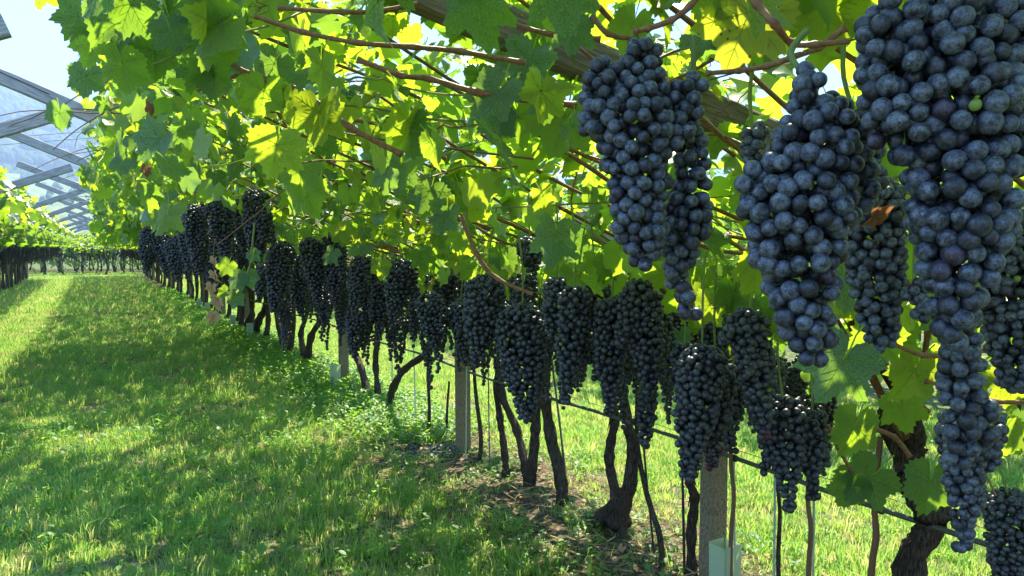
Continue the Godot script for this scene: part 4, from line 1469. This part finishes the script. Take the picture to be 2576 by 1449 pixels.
	list.append_array([
		[1802, 905, 1195, 120, 19.5, 0.5, "bunch hanging right in front of the post with the tree guard"],
		[378, 572, 692, 62, 7.0, 0.1, "dim bunch at the vanishing end of the leaf edge, against a light gap"],
		[412, 588, 705, 50, 7.0, 0.1, "dim bunch second from the vanishing end of the leaf edge"],
		[436, 600, 712, 52, 7.5, 0.1, "dim bunch between the red tipped far one and the vanishing end"],
		[468, 535, 690, 60, 8.5, 0.3, "tall dim bunch pressed behind the red tipped far one"],
		[522, 505, 650, 62, 8.8, 0.2, "bunch squeezed behind two far ones at the leaf edge"],
		[600, 500, 640, 66, 9.0, 0.1, "bunch half hidden by the shaggy high one"],
		[930, 660, 820, 66, 9.5, 0.0, "bunch crowded beside the one before the upright slim trunk"],
		[1190, 740, 880, 64, 11.0, 0.0, "bunch overlapping the one above the second concrete post"],
		[1500, 700, 880, 84, 15.0, 0.0, "bunch between the two tall ones over the double trunk"],
		[1655, 740, 960, 84, 16.0, 0.0, "bunch on the far side of the tall gleaming one"],
		[1845, 900, 1150, 84, 18.0, 0.4, "bunch wedged between the red tipped one and the loose berried one"],
	])
	for i in list.size():
		var b: Array = list[i]
		measured_bunch(b[0], b[1], b[2], b[3] * 1.18, b[4], b[6], 30 + i, b[5])
	for i in 112:
		var px := lerpf(690.0, 2090.0, (i + rf(0, 1)) / 112.0)
		var berry := lerpf(9.0, 17.5, (px - 690.0) / 1400.0) * rf(0.72, 0.95)
		var top := lerpf(650.0, 745.0, clampf((px - 690.0) / 900.0, 0, 1)) + maxf(0.0, px - 1650.0) * 0.34 + rf(-40, 110)
		far_one(spot(px, top, 0.019 * F / berry), "dark bunch in the shaded second line of grapes above the trunks", "shaded bunches behind the hanging ones")
	# further bunches, too small to show their berries one by one
	for i in 82:
		var z2 := 5.0 + 9.0 * pow((i + rf(0, 1)) / 82.0, 1.1)
		var x := rf(0.8, ROW) if z2 > 7.0 else rf(1.4, ROW)
		far_one(Vector3(x, plane(x) - rf(0.10, 0.22), -z2), "dark bunch in the crowded line of grapes down the fruiting row", "bunches further down the fruiting row")
	for i in 60:
		var z2 := 8.5 + 9.0 * (i + rf(0, 1)) / 42.0
		var x := rf(0.3, 1.35)
		far_one(Vector3(ACROSS + x, 1.17 + SLOPE * x - rf(0.0, 0.14), -z2), "dark bunch in the band of grapes across the grass alley", "bunches of the row across the alley")

func far_one(at: Vector3, label: String, group: String) -> void:
	for drop in [0.04, 0.16, 0.26]:
		var p := at - Vector3(0, drop, 0)
		var g := p - SUN_TO * (p.y / SUN_TO.y)
		for e in gaps:
			if e[4] > 0.9 and Vector2((g.x - e[0]) / (e[2] + 0.05), (g.z - e[1]) / (e[3] + 0.05)).length_squared() < 1.0: return
	var o := obj("grape_bunch", far_bunch[rng.randi_range(0, 5)], M.grape_row[rng.randi_range(0, 3)], self, Transform3D(Basis(Vector3.UP, rf(0, TAU)).scaled(Vector3.ONE * rf(0.78, 1.12)), at))
	tag(o, label, "grapes", group)


func stem_thing(called: String, label: String, category: String, list: Array, r0: float, r1: float, m: Material, sides := 7, x := ROW, group := "", foot := true) -> Node3D:
	var pts := []
	for q in list: pts.append(on_row(q[0], q[1], x))
	var base := Vector3(pts[0].x, 0, pts[0].z)
	if foot: pts[0].y = -0.02
	for i in pts.size(): pts[i] -= base
	var o := thing(called, label, category, base, 0.0, group)
	var c := curve(pts, 4)
	var b := MB.new()
	b.tube(c, taper(c.size(), r0, r1), sides, 0.12, int(list[0][0]))
	obj("stem" if category == "vine" else "rod", b.mesh(m), null, o)
	return o


func build_small_things() -> void:
	# young vines: thin stems tied to stakes
	stem_thing("young_vine", "thin crooked young stem curving down past a black rod", "vine", [[1668, 1470], [1660, 1350], [1632, 1260], [1608, 1150], [1602, 1060], [1606, 930]], 0.015, 0.009, M.bark, 9, ROW - 0.03, "young vines")
	stem_thing("young_vine", "thin orange brown stem growing out of the tree guard", "vine", [[1838, 1540], [1838, 1370], [1846, 1250], [1838, 1150], [1842, 1020]], 0.010, 0.007, M.rust_stake, 8, ROW - 0.06, "young vines")
	stem_thing("young_vine", "slim stem tied to a white stake past the tree guard", "vine", [[1962, 1500], [1958, 1400], [1962, 1290], [1954, 1190], [1958, 1060]], 0.009, 0.006, M.bark, 8, ROW, "young vines")
	stem_thing("young_vine", "smooth brown stem under the low double tipped bunch", "vine", [[2032, 1560], [2034, 1440], [2040, 1330], [2032, 1250], [2040, 1100]], 0.010, 0.008, M.rust_stake, 8, ROW, "young vines")
	stem_thing("young_vine", "bowed thin stem with a tie, before the thick old vine", "vine", [[2178, 1570], [2192, 1440], [2204, 1350], [2200, 1260], [2215, 1100]], 0.012, 0.009, M.rust_stake, 8, ROW - 0.05, "young vines")
	stem_thing("young_vine", "thin twisted stem beside the second concrete post", "vine", [[1205, 1190], [1210, 1100], [1198, 1000], [1190, 900]], 0.016, 0.010, M.bark, 8, ROW, "young vines")
	stem_thing("young_vine", "thin dark stem left of the second post, above the fallen grapes", "vine", [[1078, 1110], [1080, 1020], [1076, 940], [1082, 860]], 0.014, 0.009, M.bark, 8, ROW, "young vines")
	stem_thing("young_vine", "short dark stem in the weeds close to the second post", "vine", [[1128, 1130], [1124, 1050], [1130, 960]], 0.012, 0.008, M.bark, 8, ROW + 0.1, "young vines")
	# stakes and rods
	stem_thing("plant_stake", "thin white stake standing in the tree guard", "stake", [[1850, 1540], [1846, 1150]], 0.0042, 0.0042, M.stake, 6, ROW - 0.03, "stakes of the young vines", true)
	stem_thing("plant_stake", "white stake holding the slim stem", "stake", [[1948, 1500], [1950, 1130]], 0.0042, 0.0042, M.stake, 6, ROW - 0.02, "stakes of the young vines")
	stem_thing("plant_stake", "pale stake behind the smooth brown stem", "stake", [[2046, 1560], [2048, 1200]], 0.0042, 0.0042, M.stake, 6, ROW + 0.03, "stakes of the young vines")
	stem_thing("plant_stake", "pale green rod near the elbow shaped trunk", "stake", [[1046, 1060], [1040, 850]], 0.006, 0.006, M.stake, 6, ROW, "stakes of the young vines")
	stem_thing("plant_stake", "light rod leaning by the slim upright trunk", "stake", [[988, 1010], [985, 850]], 0.006, 0.006, M.stake, 6, ROW, "stakes of the young vines")
	stem_thing("plant_stake", "pale plastic strip running up the second concrete post", "stake", [[1172, 1140], [1174, 900]], 0.0042, 0.0042, M.stake, 6, ROW - 0.07, "stakes of the young vines")
	stem_thing("plant_stake", "grey twine stake slanting behind the four trunks", "stake", [[1432, 1290], [1412, 1100], [1385, 880]], 0.006, 0.006, M.wire, 6, ROW + 0.05, "stakes of the young vines")
	stem_thing("steel_rod", "straight black rod hanging from the bunch left of the post", "rod", [[1722, 1520], [1718, 1250], [1710, 960]], 0.0055, 0.0055, M.black, 6, ROW - 0.05, "black rods")
	stem_thing("steel_rod", "black rod slanting beside the curving young stem", "rod", [[1650, 1480], [1636, 1300], [1618, 1100], [1614, 900]], 0.0048, 0.0048, M.black, 6, ROW - 0.02, "black rods")
	stem_thing("steel_rod", "thin rod standing between the second post and the four trunks", "rod", [[1232, 1180], [1228, 920]], 0.004, 0.004, M.wire, 6, ROW, "black rods")
	# tree guards
	guard(on_row(1822, 1545, ROW - 0.05), "pale green square plastic tree guard at the concrete post", 0.262, 0.085, 0.06)
	for g in [[843, 925, "pale tree guard at the foot of the third post"], [628, 800, "small pale tree guard by the broad dark trunk"], [585, 775, "small pale tree guard in the weeds beyond the dry leaves"], [520, 745, "tiny pale tree guard far along the row"], [500, 735, "tiny pale tree guard next to another one far along the row"]]:
		guard(on_row(g[0], g[1], ROW - 0.12), g[2], 0.26, 0.08, rf(-0.05, 0.05))
	# string of dried leaves and a loose green shoot hanging from the canopy
	var base := spot(540, 600, 2.3)
	var dry := thing("dried_shoot", "string of curled dry brown leaves hanging over the grass", "dry leaves", base)
	var path := []
	for q in [[540, 600], [537, 660], [543, 710], [536, 760], [548, 790], [536, 815]]: path.append(spot(q[0], q[1], 2.3) - base)
	var b := MB.new()
	b.tube(curve(path, 4), taper(21, 0.0016, 0.001), 4)
	obj("twig", b.mesh(M.rust_stake), null, dry)
	var dm := leaf_mesh(M.dry, 60, 0.9, 1.7, 1.5, 0.6, 40, true, 0.3, M.dry)
	for q in [[541, 655, 15, 100], [541, 690, 17, 85], [533, 722, 19, 100], [549, 756, 24, 95], [536, 795, 22, 110]]:
		var a := deg_to_rad(q[3])
		obj("dry_leaf", dm, null, dry, Transform3D(leaf_axes(eye_basis * Vector3(cos(a), -sin(a), 0.2), eye_basis * Vector3(rf(-0.6, 0.6), 0.2, 1), q[2] * 2.3 / F), spot(q[0], q[1], 2.3) - base))
	base = spot(640, 600, 2.2)
	var loose := thing("hanging_shoot", "loose green shoot with pale leaves dangling before the trunks", "shoot", base)
	path = []
	for q in [[640, 560], [632, 640], [622, 690], [600, 720], [585, 745]]: path.append(spot(q[0], q[1], 2.2) - base)
	b = MB.new()
	b.tube(curve(path, 4), taper(17, 0.003, 0.0016), 5)
	obj("stem", b.mesh(M.shoot), null, loose)
	for q in [[572, 668, 34, 120, 0], [600, 700, 38, 130, 1], [624, 695, 34, 60, 3], [592, 748, 32, 100, 1], [636, 640, 26, 40, 5], [566, 735, 24, 150, 2]]:
		var a := deg_to_rad(q[3])
		obj("leaf", leaf_kinds[q[4]][q[4] % 2], null, loose, Transform3D(leaf_axes(eye_basis * Vector3(cos(a), -sin(a), 0.25), eye_basis * Vector3(rf(-0.4, 0.4), 0.4, 1), q[2] * 2.2 / F), spot(q[0], q[1], 2.2) - base))
	# withered leaf stuck on the shaded bunch
	var wm := leaf_mesh(M.rust, 63, 1.2, 1.9, 1.6, 0.9, 34, true, 0.2, M.rust)
	var wl := obj("withered_leaf", wm, null, self, Transform3D(leaf_axes(eye_basis * Vector3(0.1, -1, 0.1), eye_basis * Vector3(0.3, 0.2, 1), 0.019), spot(2195, 545, 0.95)))
	tag(wl, "crumpled rusty leaf clinging to a shaded grape bunch", "leaf")
	var tie := MB.new()
	tie.tube([Vector3(-0.012, 0.004, 0), Vector3(0, 0.012, 0.006), Vector3(0.012, 0, 0), Vector3(0.004, -0.012, -0.004)], [0.005, 0.007, 0.006, 0.003], 6)
	var t := obj("red_tie", tie.mesh(M.red), null, self, Transform3D(Basis(), spot(1196, 840, 3.4)))
	tag(t, "small bright red plastic tie below a grape bunch", "tie")
	# grapes dropped on the soil
	for k in 2:
		var heap := SurfaceTool.new()
		var c := on_ground(1085, 1148) if k == 0 else on_ground(1010, 1128)
		var g := RandomNumberGenerator.new()
		g.seed = 90 + k
		for i in (130 if k == 0 else 45):
			var p := Vector3(g.randfn() * 0.13, g.randf_range(0.02, 0.045), g.randfn() * 0.10)
			heap.append_from(berry_mid[0], 0, Transform3D(berry_axes(0.0095, g), p))
		var o := obj("fallen_grapes", heap.commit(), M.grape[3 if k == 0 else 0], self, Transform3D(Basis(), c))
		tag(o, ["heap of fallen blue grapes on the soil by the second post", "few fallen grapes on the soil before the elbow shaped trunk"][k], "fallen grapes", "grapes dropped on the soil", "stuff")


func guard(at: Vector3, label: String, tall: float, w: float, turn: float) -> void:
	var o := thing("tree_guard", label, "tree guard", Vector3(at.x, 0, at.z), turn, "plastic tree guards")
	for k in 4:
		var b := MB.new()
		var ax := Basis(Vector3.UP, k * PI / 2)
		var lean := Basis(Vector3.RIGHT, rf(0.0, 0.03))
		b.box(ax * Vector3(0, tall * 0.5 - 0.01, w * 0.5), Vector3(w - 0.004, tall + 0.02 + rf(-0.006, 0.006), 0.0016), ax * lean)
		obj("side_panel", b.mesh(M.sleeve), null, o)


func build_grass() -> void:
	var root := Node3D.new()
	add(root, "grass")
	tag(root, "meadow grass with dry straw between the vine rows", "", "", "stuff")
	var tufts := []
	for c in 4:
		tufts.append(tuft(100 + c, 22, 0.058 if c < 3 else 0.04, 0.062, M.grass[c]))
		tufts.append(tuft(110 + c, 11, 0.14 if c < 3 else 0.06, 0.035, M.grass[c]))
	var places := [[], [], [], [], [], [], [], []]
	var dens := FastNoiseLite.new()
	dens.seed = 77
	dens.frequency = 0.9
	dens.fractal_octaves = 3
	# [z from, z to, x from, x to, per square metre, size]
	for zone in [[1.6, 8.0, -1.2, 6.2, 760.0, 0.9], [8.0, 18.0, -2.6, 7.5, 330.0, 1.05], [18.0, 46.0, -4.5, 4.0, 120.0, 1.5]]:
		var count := int((zone[1] - zone[0]) * (zone[3] - zone[2]) * zone[4])
		for i in count:
			var z := rf(zone[0], zone[1])
			var x := rf(zone[2], zone[3])
			var n := dens.get_noise_2d(x, z)
			var keep := 0.88 + n * 1.2
			var strip := absf(x - (ROW - 0.03))
			if strip < 0.5: keep *= clampf((strip - 0.14) * 2.6, 0.10, 1.0) if x < ROW else clampf(strip * 2.0, 0.12, 1.0)
			if z < 6.5 and x > 1.0 and x < 1.7: keep *= 0.9
			var track := absf(x - 0.72 + 0.22 * dens.get_noise_2d(z * 0.4, 5.0))
			if track < 0.22 and z < 26.0: keep *= 0.55 + 0.8 * maxf(0.0, n)
			if rng.randf() > keep: continue
			var c := 0
			if track < 0.25 and rng.randf() < 0.3: n -= 0.6
			var k := rng.randf() + n * 0.35
			if k < 0.17: c = 3
			elif k < 0.38: c = 2
			elif k < 0.72: c = 1
			var tall := 1 if rng.randf() < 0.16 + 0.25 * maxf(0.0, n) else 0
			places[c * 2 + tall].append(turned(x, -z, zone[5] * rf(0.55, 1.25)))
	for i in 8: scatter("blades", root, tufts[i], places[i])
	# broad leaved weeds and clover
	var herbs := Node3D.new()
	add(herbs, "weeds")
	tag(herbs, "low broad leaved weeds and clover along the trunks and in the grass", "", "", "stuff")
	var kinds := []
	for c in 2:
		kinds.append(weed(200 + c, 14, 0.10, 0.13, 0.030, M.weed[c]))
		kinds.append(weed(210 + c, 16, 0.06, 0.08, 0.013, M.weed[c]))
	kinds.append(weed(220, 8, 0.13, 0.06, 0.040, M.weed[1]))
	var wp := [[], [], [], [], []]
	for i in 6500:      # the carpet in front of the trunks further down
		var z := 5.0 + 22.0 * pow(rng.randf(), 1.6)
		var x := ROW - 0.08 + rng.randfn() * 0.24
		var near := clampf((z - 5.0) / 1.5, 0.12, 1.0)
		if rng.randf() > near or x > ROW + 0.5: continue
		wp[rng.randi_range(0, 1) * 2].append(turned(x, -z, rf(0.7, 1.35)))
	for i in 900:
		var z := rf(1.4, 5.4)
		var x := ROW + rf(-0.55, 0.55)
		if dens.get_noise_2d(x * 2.0 + 30.0, z * 2.0) < 0.02: continue
		wp[rng.randi_range(0, 1) * 2 + (1 if rng.randf() < 0.6 else 0)].append(turned(x, -z, rf(0.5, 1.0)))
	for i in 6200:
		var z := rf(2.0, 14.0)
		var x := rf(-1.5, 1.8) if i % 3 else rf(2.6, 6.0)
		if dens.get_noise_2d(x * 1.3 + 9.0, z * 1.3) < -0.04: continue
		wp[1 + 2 * rng.randi_range(0, 1)].append(turned(x, -z, rf(0.7, 1.3), 0.01))
	for i in 160:
		wp[4].append(turned(rf(-0.8, 1.9), -rf(2.6, 7.0), rf(0.6, 1.2)))
	for i in 5: scatter("weed_leaves", herbs, kinds[i], wp[i])
	# dry leaf litter on the soil
	var litter := Node3D.new()
	add(litter, "leaf_litter")
	tag(litter, "dry brown leaf bits and straw lying on the soil strip", "", "", "stuff")
	var flake := leaf_mesh(M.dry, 70, 0.8, 0.6, 0.4, 0.4, 14, false, 0.0)
	var lp := []
	for i in 240:
		var z := rf(1.4, 9.0)
		var x := ROW - 0.15 + rng.randfn() * 0.35
		lp.append(Transform3D(Basis.from_euler(Vector3(rf(-0.5, 0.5), rf(0, TAU), rf(-0.5, 0.5))).scaled(Vector3.ONE * rf(0.012, 0.03)), Vector3(x, 0.04, -z)))
	scatter("flakes", litter, flake, lp)
	var straw := tuft(140, 9, 0.10, 0.06, M.grass[3])
	var sp := []
	for i in 380:
		var z := rf(1.4, 9.0)
		var x := ROW - 0.2 + rng.randfn() * 0.4
		sp.append(Transform3D(Basis(Vector3.UP, rf(0, TAU)) * Basis(Vector3.RIGHT, rf(1.2, 1.75)), Vector3(x, 0.03, -z)))
	scatter("straw", litter, straw, sp)
